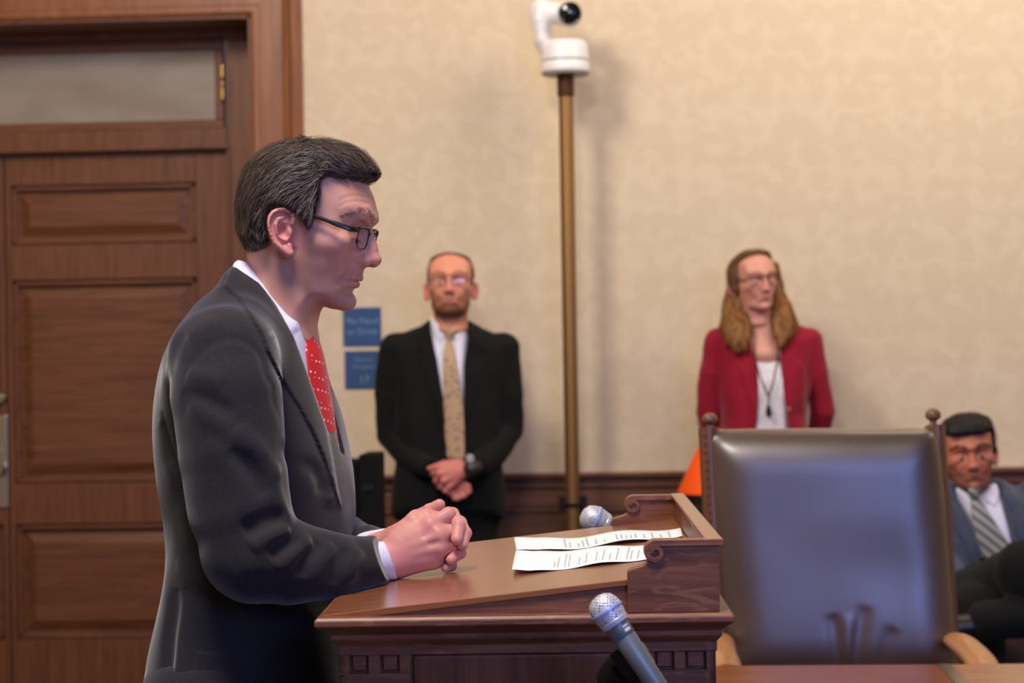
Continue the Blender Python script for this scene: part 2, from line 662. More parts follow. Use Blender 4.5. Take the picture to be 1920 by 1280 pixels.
def surface(vol, mirror=False):
    """surface nets"""
    f = vol.f
    if mirror:
        for a in (f[0], f[-1], f[:, -1], f[:, :, 0], f[:, :, -1]): np.maximum(a, 1e-4, out=a)
        f = np.concatenate([f[:, :0:-1], f], axis=1)
        lo = vol.lo.copy()
        lo[1] -= (vol.n[1] - 1) * vol.h
    else:
        for a in (f[0], f[-1], f[:, 0], f[:, -1], f[:, :, 0], f[:, :, -1]): np.maximum(a, 1e-4, out=a)
        lo = vol.lo
    f = np.where(f == 0, 1e-7, f)
    S = f < 0
    nx, ny, nz = f.shape
    cs = np.zeros((nx - 1, ny - 1, nz - 1), np.int8)
    for dx in (0, 1):
        for dy in (0, 1):
            for dz in (0, 1):
                cs += S[dx:nx - 1 + dx, dy:ny - 1 + dy, dz:nz - 1 + dz]
    act = (cs > 0) & (cs < 8)
    I, J, K = np.where(act)
    idx = np.full(act.shape, -1, np.int64)
    idx[I, J, K] = np.arange(len(I))
    corner = {}
    for dx in (0, 1):
        for dy in (0, 1):
            for dz in (0, 1):
                corner[(dx, dy, dz)] = f[I + dx, J + dy, K + dz]
    acc = np.zeros((len(I), 3))
    cnt = np.zeros(len(I))
    cc = list(corner)
    for a in cc:
        for ax in range(3):
            if a[ax] == 0:
                b = list(a)
                b[ax] = 1
                b = tuple(b)
                fa, fb = corner[a], corner[b]
                m = (fa < 0) != (fb < 0)
                t = np.where(m, fa / np.where(m, fa - fb, 1), 0)
                for c in range(3):
                    acc[:, c] += m * (a[c] + (t if c == ax else 0))
                cnt += m
    V = (acc / cnt[:, None] + np.stack([I, J, K], 1)) * vol.h + lo
    quads = []
    for ax in range(3):
        sl0 = [slice(1, -1)] * 3
        sl1 = [slice(1, -1)] * 3
        sl0[ax] = slice(0, -1)
        sl1[ax] = slice(1, None)
        A, B = S[tuple(sl0)], S[tuple(sl1)]
        e = np.where(A != B)
        off = [1, 1, 1]
        off[ax] = 0
        P = [e[c] + off[c] for c in range(3)]
        u, w = (ax + 1) % 3, (ax + 2) % 3
        def cell(du, dw):
            Q = [p.copy() for p in P]
            Q[u] = Q[u] - du
            Q[w] = Q[w] - dw
            return idx[Q[0], Q[1], Q[2]]
        q = np.stack([cell(1, 1), cell(0, 1), cell(0, 0), cell(1, 0)], 1)
        flip = ~A[e]
        q[flip] = q[flip][:, ::-1]
        quads.append(q)
    q = np.concatenate(quads)
    q = q[(q >= 0).all(1)]
    return V, q


def near_points(vol, F, pts, d0):
    """where the lines of sight through these pixels meet the near side of a form"""
    out = []
    d = d0
    for px, py in pts:
        for _ in range(5):
            p = F.loc(px, py, d)
            q = vol.drape([(p[0], p[2])], -1)[0]
            d += float(np.clip((q[1] - p[1]), -0.05, 0.05)) * 0.9
        out.append(q)
    return out


def sight_mask(vol, F, poly_px, soft=1.0):
    """0..1 for every cell: does it lie behind this outline of the photograph"""
    P = np.array(poly_px, float)
    x0, y0 = np.floor(P.min(0) - 8)
    x1, y1 = np.ceil(P.max(0) + 8)
    gx, gy = np.arange(x0, x1 + 1), np.arange(y0, y1 + 1)
    XX, YY = np.meshgrid(gx, gy, indexing='ij')
    sd = poly_sd(P, XX, YY)
    A = RC.T @ F.R
    b = RC.T @ (F.o - CAM)
    X, Y, Z = vol.ax[0][:, None, None], vol.ax[1][None, :, None], vol.ax[2][None, None, :]
    c = [float(A[i, 0]) * X + float(A[i, 1]) * Y + float(A[i, 2]) * Z + float(b[i]) for i in range(3)]
    sd = sd.astype(np.float32)
    i = np.clip(960 + FPX * c[0] / -c[2] - float(x0), 0, len(gx) - 1.001)
    j = np.clip(640 - FPX * c[1] / -c[2] - float(y0), 0, len(gy) - 1.001)
    del c
    i0, j0 = i.astype(np.int32), j.astype(np.int32)
    u, v = i - i0, j - j0
    v00, v10, v01, v11 = sd[i0, j0], sd[i0 + 1, j0], sd[i0, j0 + 1], sd[i0 + 1, j0 + 1]
    return (v00 * (1 - u) * (1 - v) + v10 * u * (1 - v) + v01 * (1 - u) * v + v11 * u * v).astype(np.float32)


def join_np(parts):
    """several (verts, quads, tone) as one"""
    V, Q, T, n = [], [], [], 0
    for v, q, t in parts:
        V.append(v)
        Q.append(q + n)
        T.append(np.broadcast_to(np.array(t, float)[..., :3], (len(v), 3)))
        n += len(v)
    return np.concatenate(V), np.concatenate(Q), np.concatenate(T)


def sample(vol, P):
    """trilinear value of the field at points"""
    g = np.clip((P - vol.lo) / vol.h, 0, vol.n - 1.001)
    i = g.astype(int)
    t = g - i
    out = 0
    for dx in (0, 1):
        for dy in (0, 1):
            for dz in (0, 1):
                w = np.abs(1 - dx - t[:, 0]) * np.abs(1 - dy - t[:, 1]) * np.abs(1 - dz - t[:, 2])
                out = out + w * vol.f[i[:, 0] + dx, i[:, 1] + dy, i[:, 2] + dz]
    return out


def grad(vol, P, e=0.003):
    G = np.zeros_like(P)
    for a in range(3):
        d = np.zeros(3)
        d[a] = e
        G[:, a] = sample(vol, P + d) - sample(vol, P - d)
    return G / (np.linalg.norm(G, axis=1, keepdims=True) + 1e-9)


def strands(vol, roots, flow, steps, step, width, lift, seed, mirror=False, jitter=0.25, curl=0.0):
    """ribbon locks of hair combed over a surface. flow(P)->directions"""
    r = np.random.default_rng(seed)
    N = len(roots)
    P = roots.copy()
    if mirror:
        sgn = np.where(P[:, 1] < 0, -1.0, 1.0)
        P[:, 1] = np.abs(P[:, 1])
    jit = r.normal(size=(N, 3)) * jitter
    L = r.uniform(0.55, 1.0, N)
    lf = r.uniform(0.2, 1.0, N) * lift
    ph = r.uniform(0, 6.28, N)
    path, nor, tan = [], [], []
    for sidx in range(steps + 1):
        n = grad(vol, P)
        f0 = sample(vol, P)
        Gm = 1.0
        tt = sidx / steps
        target = lf * (0.3 + 0.9 * np.sin(tt * 2.4))
        P = P + n * np.clip(target - f0, -0.004, 0.004)[:, None]
        d = flow(P) + jit
        if curl > 0:
            d = d + curl * np.cross(n, d) * np.sin(ph + tt * 9)[:, None]
        d = d - n * (d * n).sum(1, keepdims=True)
        d /= np.linalg.norm(d, axis=1, keepdims=True) + 1e-9
        path.append(P.copy())
        nor.append(n)
        tan.append(d)
        P = P + d * (step * L)[:, None]
        if mirror: P[:, 1] = np.abs(P[:, 1])
    V = []
    wd = width * r.uniform(0.5, 1.3, N)
    for k in range(steps + 1):
        w = np.cross(tan[k], nor[k])
        w /= np.linalg.norm(w, axis=1, keepdims=True) + 1e-9
        s_ = (wd * (1 - 0.85 * (k / steps) ** 2))[:, None]
        A, B = path[k] - w * s_, path[k] + w * s_
        if mirror:
            A[:, 1] *= sgn
            B[:, 1] *= sgn
        V += [A, B]
    V = np.stack(V, 1).reshape(-1, 3)       # N, 2*(steps+1)
    m = 2 * (steps + 1)
    base = (np.arange(N) * m)[:, None]
    Q = np.concatenate([base + np.array([[2 * k, 2 * k + 1, 2 * k + 3, 2 * k + 2]]) for k in range(steps)], 0)
    tone = np.repeat(r.uniform(0, 1, N), m)
    return V, Q, tone
# ================================================================ MATERIALS
OAK_DOOR = wood('oak_door', srgb(80, 45, 22), srgb(108, 62, 34), srgb(128, 78, 46), 'x', 0.5, 0.25)
OAK_DOOR_V = wood('oak_door_upright', srgb(80, 45, 22), srgb(108, 62, 34), srgb(128, 78, 46), 'z', 0.5, 0.25)
OAK_CASING = wood('oak_casing', srgb(112, 66, 38), srgb(134, 82, 50), srgb(152, 98, 64), 'z', 0.42, 0.2)
OAK_WAINSCOT = wood('oak_wainscot', srgb(84, 50, 26), srgb(108, 66, 38), srgb(128, 82, 50), 'x', 0.45, 0.2)
OAK_LECTERN = wood('oak_lectern', srgb(88, 48, 30), srgb(118, 68, 46), srgb(160, 104, 72), 'x', 0.42, 0.55, 0.1)
OAK_DESK = wood('oak_desk_top', srgb(128, 76, 46), srgb(146, 90, 56), srgb(162, 104, 68), 'x', 0.22, 0.2, 0.5)
OAK_TABLE = wood('oak_table', srgb(150, 98, 58), srgb(172, 118, 74), srgb(190, 136, 90), 'x', 0.25, 0.2, 0.3)
OAK_ARM = wood('oak_arm', srgb(160, 108, 62), srgb(184, 130, 82), srgb(200, 148, 98), 'y', 0.35, 0.2)
WALNUT = wood('dark_bench_wood', srgb(40, 24, 14), srgb(58, 36, 22), srgb(80, 52, 34), 'x', 0.35, 0.15)
BRASS = plain('brass', srgb(206, 160, 90), 0.32, 1.0)
POLE_BRASS = plain('antique_brass', srgb(124, 92, 54), 0.5, 0.7)
STEEL = plain('satin_nickel', srgb(186, 176, 160), 0.3, 1.0)
BLACK = plain('black_plastic', srgb(14, 13, 15), 0.55, 0, Specular_IOR_Level=0.3)
BLACK_CLOTH = fabric('black_cloth', srgb(9, 8, 10), srgb(15, 14, 17), 0.95, sheen=0.0)
WHITE_PLASTIC = plain('white_plastic', srgb(238, 236, 236), 0.35)
GREY_PLASTIC = plain('grey_plastic', srgb(150, 140, 135), 0.45)
LENS_GLASS = plain('dark_lens', srgb(14, 17, 15), 0.12)
TEAL = plain('teal_band', srgb(96, 122, 116), 0.4)
ORANGE = fabric('orange_vinyl', srgb(246, 84, 10), srgb(255, 96, 14), 0.6, 900, 0.05, 0.0)
PAPER = plain('paper', srgb(250, 249, 252), 0.75)
INK = plain('ink', srgb(200, 196, 202), 0.8)
SIGN_BLUE = plain('sign_blue', srgb(34, 72, 122), 0.6)
SIGN_TEXT = plain('sign_lettering', srgb(110, 142, 178), 0.6)


def glass_frosted():
    m, nt, b = nodemat('frosted_glass')
    n = nt.nodes.new('ShaderNodeTexNoise')
    n.inputs['Scale'].default_value = 2.2
    nt.links.new(coords(nt, (1, 1, 2.5)), n.inputs['Vector'])
    nt.links.new(ramp(nt, n.outputs['Fac'], [(0.35, srgb(150, 136, 120)), (0.65, srgb(172, 160, 148))]), b.inputs['Base Color'])
    setp(b, Roughness=0.35, Transmission_Weight=0.12)
    return m


def wallpaper():
    """cream damask: pale scrollwork medallions in two close tones"""
    m, nt, b = nodemat('cream_damask')
    L = nt.links.new
    vec = coords(nt)
    vo = nt.nodes.new('ShaderNodeTexVoronoi')
    vo.feature = 'SMOOTH_F1'
    vo.inputs['Scale'].default_value = 9
    vo.inputs['Randomness'].default_value = 0.25
    L(vec, vo.inputs['Vector'])
    wv = nt.nodes.new('ShaderNodeTexWave')
    wv.wave_type = 'RINGS'
    wv.inputs['Scale'].default_value = 4.5
    wv.inputs['Distortion'].default_value = 9
    wv.inputs['Detail'].default_value = 2
    wv.inputs['Detail Scale'].default_value = 2.5
    L(vec, wv.inputs['Vector'])
    mul = nt.nodes.new('ShaderNodeMath')
    mul.operation = 'MULTIPLY'
    L(vo.outputs['Distance'], mul.inputs[0])
    L(wv.outputs['Fac'], mul.inputs[1])
    r1 = ramp(nt, mul.outputs[0], [(0.05, srgb(214, 196, 170)), (0.4, srgb(220, 203, 178))])
    n = nt.nodes.new('ShaderNodeTexNoise')
    n.inputs['Scale'].default_value = 240
    L(vec, n.inputs['Vector'])
    r2 = ramp(nt, n.outputs['Fac'], [(0.3, (0.93, 0.93, 0.93, 1)), (0.7, (1.03, 1.02, 1.0, 1))])
    mx = nt.nodes.new('ShaderNodeMix')
    mx.data_type = 'RGBA'
    mx.blend_type = 'MULTIPLY'
    mx.inputs['Factor'].default_value = 1
    L(r1, mx.inputs['A'])
    L(r2, mx.inputs['B'])
    L(mx.outputs['Result'], b.inputs['Base Color'])
    setp(b, Roughness=0.75, Specular_IOR_Level=0.2)
    return m


def leather():
    m, nt, b = nodemat('brown_leather')
    n = nt.nodes.new('ShaderNodeTexNoise')
    n.inputs['Scale'].default_value = 4.0
    n.inputs['Detail'].default_value = 4
    nt.links.new(coords(nt), n.inputs['Vector'])
    nt.links.new(ramp(nt, n.outputs['Fac'], [(0.3, srgb(54, 30, 19)), (0.7, srgb(76, 45, 29))]), b.inputs['Base Color'])
    v = nt.nodes.new('ShaderNodeTexVoronoi')
    v.inputs['Scale'].default_value = 260
    nt.links.new(coords(nt), v.inputs['Vector'])
    bp = nt.nodes.new('ShaderNodeBump')
    bp.inputs['Strength'].default_value = 0.12
    bp.inputs['Distance'].default_value = 0.001
    nt.links.new(v.outputs['Distance'], bp.inputs['Height'])
    nt.links.new(bp.outputs['Normal'], b.inputs['Normal'])
    setp(b, Roughness=0.45, Specular_IOR_Level=0.9, Coat_Weight=1.0, Coat_Roughness=0.34, Coat_IOR=1.7)
    return m


LEATHER = leather()
CARPET = fabric('carpet', srgb(70, 60, 60), srgb(92, 80, 76), 1.0, 90, 0.4)
PLASTER = plain('plaster', srgb(206, 190, 165), 0.85)
WALLPAPER = wallpaper()


def struct(o):
    o['kind'] = 'structure'
    return o


# ================================================================ ROOM SHELL
YW, YD = 7.80, 8.08            # face of the wall, face of the doors in their recess
XL, XR, YF, ZC = -3.4, 4.8, -3.2, 4.3
wx = lambda px, py=640, Y=YW: atY(px, py, Y)[0]
wz = lambda px, py, Y=YW: atY(px, py, Y)[2]
x_open = wx(474, 200)          # right edge of the door opening
x_case = wx(568, 150)
z_open = wz(300, 33)
X_LEFT = x_open - 1.86

struct(MB().box(XL, XR, YF, YD + 0.5, -0.1, 0).build('floor', CARPET))
struct(MB().box(XL, XR, YF, YD + 0.5, ZC, ZC + 0.1).build('ceiling', PLASTER))
w = MB().box(x_open, XR, YW, YD + 0.25, 0, ZC).box(XL, X_LEFT, YW, YD + 0.25, 0, ZC).box(X_LEFT, x_open, YW, YD + 0.25, z_open, ZC)
struct(w.build('wall_back', WALLPAPER))
struct(MB().box(XL - 0.1, XL, YF, YD + 0.5, 0, ZC).build('wall_left', PLASTER))
struct(MB().box(XR, XR + 0.1, YF, YD + 0.5, 0, ZC).build('wall_right', PLASTER))
struct(MB().box(XL, XR, YF - 0.1, YF, 0, ZC).build('wall_front', PLASTER))

# --- casing round the door opening
cs = MB()
cw = x_case - x_open


def casing_profile(a, b):
    """stepped moulding section: (distance across from the opening, how far it stands out)"""
    return [(0, 0), (0, 0.018), (0.012, 0.026), (a * 0.16, 0.026), (a * 0.2, 0.020), (a * 0.62, 0.020), (a * 0.66, 0.034),
            (a * 0.72, 0.040), (a * 0.78, 0.030), (a * 0.82, 0.046), (a * 0.97, 0.050), (a, 0.040), (a, 0)]


pr = casing_profile(cw, 0)
# right upright, with a mitred corner, head and left upright
loop = [lambda t: (x_open + t, 0.0), lambda t: (x_open + t, z_open + t), lambda t: (X_LEFT - t, z_open + t), lambda t: (X_LEFT - t, 0.0)]
V, Fc = [], []
for g in loop:
    for t, o_ in pr:
        x, z = g(t)
        V.append((x, YW - o_, z))
n_ = len(pr)
for i in range(3):
    for k in range(n_ - 1):
        Fc.append((i * n_ + k, i * n_ + k + 1, (i + 1) * n_ + k + 1, (i + 1) * n_ + k))
cs.add(V, Fc)
struct(cs.build('trim_1', OAK_CASING, bevel=0.0))

# --- jamb lining of the recess and the frame around doors and transom
zt0, zt1 = wz(200, 229, YD), wz(200, 98, YD)
xg1 = wx(404, 160, YD)
xd1 = wx(430, 500, YD)
xd0 = wx(10, 500, YD)
z_dt = wz(200, 288, YD)
j = MB().box(x_open - 0.012, x_open, YW - 0.01, YD, 0, z_open).box(X_LEFT, X_LEFT + 0.012, YW - 0.01, YD, 0, z_open)
j.box(X_LEFT, x_open, YW - 0.01, YD, z_open - 0.012, z_open)
struct(j.build('trim_2', OAK_DOOR_V))
xw0 = 2 * xd0 - xd1            # mirrored left leaf
fr = MB()
fr.box(xd1 + 0.006, x_open - 0.012, YD - 0.03, YD + 0.09, 0, z_open - 0.012)          # right post
fr.box(xd1 + 0.004, xd1 + 0.016, YD - 0.045, YD - 0.03, 0, z_dt + 0.01)
fr.box(X_LEFT + 0.012, xw0 - 0.006, YD - 0.03, YD + 0.09, 0, z_open - 0.012)
fr.box(xw0 - 0.006, xd1 + 0.006, YD - 0.03, YD + 0.09, zt1 + 0.045, z_open - 0.012)   # head
fr.box(xw0 - 0.006, xd1 + 0.006, YD - 0.03, YD + 0.09, z_dt + 0.005, zt0 - 0.035)     # transom bar
fr.box(xw0 - 0.006, xd1 + 0.016, YD - 0.05, YD - 0.03, z_dt + 0.006, z_dt + 0.022)
struct(fr.build('trim_3', OAK_DOOR_V, bevel=0.003))
# transom sash
win = empty('window_1', (xg1, YD, zt0), None, None)
win['kind'] = 'structure'
sash = MB()
L3 = lambda x, z: (x - xg1, z - zt0)
xa, xb = xw0 + 0.02 - xg1, 0.0
for b_ in [(xa - 0.02, xb + 0.035, -0.035, 0), (xa - 0.02, xb + 0.035, zt1 - zt0, zt1 - zt0 + 0.04), (xb, xb + 0.035, 0, zt1 - zt0), (xa - 0.02, xa + 0.015, 0, zt1 - zt0)]:
    sash.box(b_[0], b_[1], -0.012, 0.03, b_[2], b_[3])
sash.build('window_frame', OAK_DOOR, win, bevel=0.004)
MB().box(xa, xb, 0.008, 0.014, 0, zt1 - zt0).build('window_pane', glass_frosted(), win)
hx = wx(420, 150, YD) - xg1
hz0, hz1 = wz(420, 188, YD) - zt0, wz(420, 124, YD) - zt0
hg = MB()
hm = (hz1 - hz0)
for a_, b_ in ((0, .34), (.42, .52), (.62, 1.0)):
    hg.tube([(hx, -0.035, hz0 + hm * a_), (hx, -0.035, hz0 + hm * b_)], 0.009, 12)
hg.build('transom_hinge', BRASS, win, smooth=True)


def panelled_leaf(name, x0, x1, flip=False):
    """door leaf with three raised panels; heights read off the photograph"""
    root = empty(name, (x0, YD, 0), None, None)
    root['kind'] = 'structure'
    W = x1 - x0
    k = (x1 - x0) / (xd1 - xd0)
    pL, pR = (wx(22, 600, YD) - xd0) * k + 0.0, (wx(370, 600, YD) - xd0) * k
    if flip: pL, pR = W - pR, W - pL
    rows = [(wz(200, 457, YD), wz(200, 345, YD)), (wz(200, 905, YD), wz(200, 523, YD)), (wz(200, 1198, YD), wz(200, 981, YD))]
    zt = z_dt
    m = MB()
    m.box(0, pL, 0, 0.045, 0.01, zt).box(pR, W, 0, 0.045, 0.01, zt)
    edges = [zt] + [v for a, b in rows for v in (b, a)] + [0.01]
    for i in range(0, len(edges), 2):
        m.box(pL, pR, 0, 0.045, edges[i + 1], edges[i])
    m.build('door_leaf', OAK_DOOR_V, root, bevel=0.003)
    for a, b in rows:
        q = MB()
        q.box(pL, pR, 0.028, 0.04, a, b)
        # ogee bead round the opening
        bw = 0.024
        for (u0, u1, v0, v1) in ((pL, pR, b - bw, b), (pL, pR, a, a + bw), (pL, pL + bw, a, b), (pR - bw, pR, a, b)):
            hor = (u1 - u0) > (v1 - v0)
            q.box(u0, u1, 0.012, 0.03, v0, v1)
            if hor:
                c = (v0 + v1) / 2
                q.box(u0 + bw * .3, u1 - bw * .3, 0.003, 0.012, c - bw * 0.3, c + bw * 0.18)
            else:
                c = (u0 + u1) / 2
                q.box(c - bw * 0.3, c + bw * 0.18, 0.003, 0.012, v0 + bw * .3, v1 - bw * .3)
        # raised field
        i0, i1 = bw + 0.012, bw + 0.052
        o4 = [(pL + i0, a + i0), (pR - i0, a + i0), (pR - i0, b - i0), (pL + i0, b - i0)]
        n4 = [(pL + i1, a + i1), (pR - i1, a + i1), (pR - i1, b - i1), (pL + i1, b - i1)]
        q.prism(o4, 0.027, 0.010, 'y', n4)
        q.build('door_panel', OAK_DOOR, root, bevel=0.002)
    return root


leaf = panelled_leaf('door_1', xd0 + 0.003, xd1)
leaf2 = panelled_leaf('door_2', xw0, xd0 - 0.003, True)
# lock cylinder and lever plate on the left leaf's meeting stile
lx = wx(3, 745, YD) - xw0
lz = wz(3, 745, YD)
lk = MB().lathe([(0.0, -0.02), (0.018, -0.02), (0.024, -0.014), (0.026, 0), (0.0, 0)], 28, Matrix.Translation((lx, 0, lz)) @ Matrix.Rotation(-math.pi / 2, 4, 'X') @ Matrix.Rotation(math.pi, 4, 'X') @ Matrix.Scale(-1, 4, (0, 0, 1)))
lk.lathe([(0.0, 0.028), (0.011, 0.028), (0.012, 0.018)], 20, Matrix.Translation((lx, 0, lz)) @ Matrix.Rotation(math.pi / 2, 4, 'X'))
lk.build('lock_cylinder', STEEL, leaf2, smooth=True)
pz0, pz1 = wz(3, 952, YD), wz(3, 778, YD)
MB().box(lx - 0.03, lx + 0.024, -0.009, 0.0, pz0, pz1).build('handle_plate', STEEL, leaf2, bevel=0.004)
hb = MB()
hb.lathe([(0.0, 0.05), (0.02, 0.05), (0.027, 0.04), (0.024, 0.028), (0.012, 0.02), (0.012, 0.008)], 24, Matrix.Translation((lx - 0.006, 0, wz(3, 880, YD))) @ Matrix.Rotation(math.pi / 2, 4, 'X'))
hb.lathe([(0.0, 0.016), (0.008, 0.016), (0.009, 0.008)], 16, Matrix.Translation((lx - 0.004, 0, wz(3, 845, YD))) @ Matrix.Rotation(math.pi / 2, 4, 'X'))
hb.build('door_knob', STEEL, leaf2, smooth=True)

# --- wainscot right of the door
zr = wz(1150, 884)
x0 = x_case + 0.002
zz = lambda py: wz(1150, py)
wn = MB().box(x0, XR, YW - 0.018, YW, 0, zr - 0.01)
struct(wn.build('trim_4', OAK_WAINSCOT))
rl = MB().box(x0, XR, YW - 0.060, YW - 0.001, zz(892), zr)
rl.box(x0, XR, YW - 0.044, YW - 0.018, zz(899), zz(892))
rl.box(x0, XR, YW - 0.034, YW - 0.018, zz(913), zz(899))
struct(rl.build('trim_5', OAK_WAINSCOT, bevel=0.004))
md = MB().box(x0, XR, YW - 0.026, YW - 0.018, zz(949), zz(918)).box(x0, XR, YW - 0.034, YW - 0.018, zz(956), zz(951))
xs = x0 + 0.04
while xs < XR - 1.0:
    md.box(xs, xs + 0.09, YW - 0.026, YW - 0.018, 0.2, zz(958))
    xs += 0.98
md.box(x0, XR, YW - 0.026, YW - 0.018, 0.14, 0.24)
struct(md.build('trim_6', OAK_WAINSCOT, bevel=0.003))
struct(MB().box(x0, XR, YW - 0.035, YW - 0.002, 0, 0.14).build('baseboard_back', OAK_WAINSCOT, bevel=0.004))


# ================================================================ THINGS ON AND BY THE WALL
def text_mesh(s, size, align='CENTER'):
    cu = bpy.data.curves.new('t', 'FONT')
    cu.body = s
    cu.size = size
    cu.align_x = align
    cu.align_y = 'CENTER'
    cu.extrude = 0.0004
    cu.space_line = 0.9
    o = bpy.data.objects.new('t', cu)
    me = bpy.data.meshes.new_from_object(o)
    bpy.data.objects.remove(o)
    return me


def sign(corners, label, lines):
    c = [atY(px, py, YW - 0.004) for px, py in corners]     # top left, top right, bottom left
    w_, h_ = c[1][0] - c[0][0], c[0][2] - c[2][2]
    cx, cz = (c[0][0] + c[1][0]) / 2, (c[0][2] + c[2][2]) / 2
    r = empty('wall_sign', (cx, YW, cz), label, 'sign')
    MB().box(-w_ / 2, w_ / 2, -0.006, -0.0005, -h_ / 2, h_ / 2).build('sign_panel', SIGN_BLUE, r, bevel=0.001)
    for s_, zf, sz, bright in lines:
        me = text_mesh(s_, sz)
        me.materials.append(SIGN_TEXT)
        o = bpy.data.objects.new('sign_lettering', me)
        C.objects.link(o)
        o.parent = r
        o.location = (0.0, -0.0065, zf * h_)
        o.rotation_euler = (math.pi / 2, 0, 0)
    return r


sign([(643, 577), (714, 577), (643, 649)], 'square blue wall sign with two lines of faint lettering, the upper of the pair', [('No Food', 0.15, 0.034, 0), ('or Drink', -0.13, 0.034, 0)])
sign([(646, 658), (718, 658), (646, 729)], 'square blue wall sign with a number near its bottom edge, the lower of the pair', [('Maximum', 0.26, 0.018, 0), ('Occupancy', 0.08, 0.020, 0), ('17', -0.27, 0.042, 0)])

# --- pan tilt camera on a brass pole
pt, pb = atY(1060, 160, 7.52), atY(1075, 985, 7.52)
px_, pz_ = (pt[0] + pb[0]) / 2, pt[2]
z0 = wz(1062, 141, 7.52)
pole = empty('camera_pole', (px_, 7.52, 0), 'tall brass coloured pole against the wainscot carrying the white camera', 'pole')
PR = 0.0265
MB().lathe([(PR, 0.02), (PR, pz_ - 0.035), (PR * 0.9, pz_ - 0.03)], 32).build('pole_shaft', POLE_BRASS, pole, smooth=True)
MB().lathe([(PR * 1.16, pz_ - 0.04), (PR * 1.2, pz_ - 0.036), (PR * 1.2, z0 - 0.0005), (0.0, z0 - 0.0005)], 32).build('pole_collar', plain('dark_brass', srgb(84, 54, 28), 0.5, 0.6), pole, smooth=True)
MB().lathe([(0.0, 0.0), (0.17, 0.0), (0.17, 0.012), (0.05, 0.02), (0.045, 0.03), (PR, 0.034)], 40).build('base_plate', POLE_BRASS, pole, smooth=True)
zc = wz(1075, 946, 7.52)
ck = MB().lathe([(PR, zc - 0.008), (PR + 0.006, zc - 0.006), (PR + 0.006, zc + 0.006), (PR, zc + 0.008)], 32)
ck.box(-0.052, 0.052, 0.02, 0.05, zc - 0.03, zc + 0.03).box(-0.012, 0.012, 0.03, YW - 7.52 - 0.028, zc - 0.012, zc + 0.012)
ck.build('wall_clamp', BLACK, pole, bevel=0.002)

S7 = FPX / 7.75
z0 = wz(1062, 141, 7.52)
ptz = empty('video_camera', (px_, 7.52, z0), 'white pan-tilt video camera with a black lens on top of the brass pole', 'camera')
r0 = 44.5 / S7
MB().lathe([(0, 0), (r0 * 0.96, 0), (r0, 0.006), (r0, 0.010), (r0 * 0.99, 0.012)], 48).build('bottom_plate', GREY_PLASTIC, ptz, smooth=True)
MB().lathe([(r0 * 0.99, 0.012), (r0, 0.016), (r0 * 0.985, 0.046), (r0 * 0.97, 0.048)], 48).build('base', WHITE_PLASTIC, ptz, smooth=True)
MB().lathe([(r0 * 0.95, 0.046), (r0 * 0.955, 0.0545)], 48).build('band', TEAL, ptz, smooth=True)
MB().lathe([(r0 * 0.96, 0.053), (r0 * 0.985, 0.055), (r0 * 0.95, 0.100), (r0 * 0.90, 0.116), (r0 * 0.80, 0.124), (0, 0.126)], 48).build('turntable', WHITE_PLASTIC, ptz, smooth=True)
vol = Vol((-0.16, -0.13, 0.03), (0.10, 0.13, 0.32), 0.0035)
vol.chain([(-0.062, 0, 0.085), (-0.080, 0, 0.13), (-0.088, 0, 0.2), (-0.086, 0, 0.245)], [0.030, 0.036, 0.038, 0.038], k=0.02, sq=(0.95, 1.5, 1))
vol.cap((-0.09, 0.01, 0.232), (0.012, 0.012, 0.228), 0.043, 0.043, k=0.02, sq=(1, 1.15, 0.98))
vol.cap((0.018, 0.01, 0.222), (0.018, -0.055, 0.215), 0.046, 0.045, k=0.02)
v_, q_ = surface(vol)
mesh_np('tilt_head', v_, q_, WHITE_PLASTIC, ptz)
lc = np.array([(1074 - 1062.5) / S7, -0.105, (141 - 37) / S7])
Ml = Matrix.Translation(lc.tolist()) @ Matrix.Rotation(math.pi / 2 + 0.1, 4, 'X')
MB().lathe([(0.0, 0.008), (0.020, 0.006), (0.034, 0.001), (0.038, 0.004), (0.041, 0.004), (0.0425, 0.0), (0.0425, -0.03)], 40, Ml).build('lens', LENS_GLASS, ptz, smooth=True)

# --- orange safety cone on a black stand behind the chair
dC = 7.0
a0 = at(1270, 925, dC)
a1 = at(1343, 948, dC)
apx = at(1343, 775, dC)
rad = a1[0] - a0[0]
cone = empty('safety_cone', (a1[0], a1[1], a0[2]), 'bright orange cone half hidden behind the left edge of the leather chair', 'cone')
H_ = apx[2] - a0[2]
MB().lathe([(rad, 0.002), (rad * 0.985, 0.01), (rad * 0.26, H_ * 0.78), (rad * 0.2, H_ * 0.80), (0, H_ * 0.80)], 40).build('cone_body', ORANGE, cone, smooth=True)
MB().lathe([(0, -0.03), (rad * 1.0, -0.03), (rad * 1.0, 0.002), (0, 0.002)], 40).build('cone_base', BLACK, cone, smooth=True)
st = empty('black_stand', (a1[0], a1[1] + 0.0, 0), 'black pedestal stand holding the orange cone behind the leather chair', 'stand')
hs = a0[2] - 0.032
MB().box(-0.16, 0.16, -0.14, 0.14, hs - 0.04, hs).build('stand_top', BLACK, st, bevel=0.004)
MB().box(-0.13, 0.13, -0.11, 0.11, 0.0, hs - 0.04).build('stand_body', BLACK_CLOTH, st, bevel=0.004)

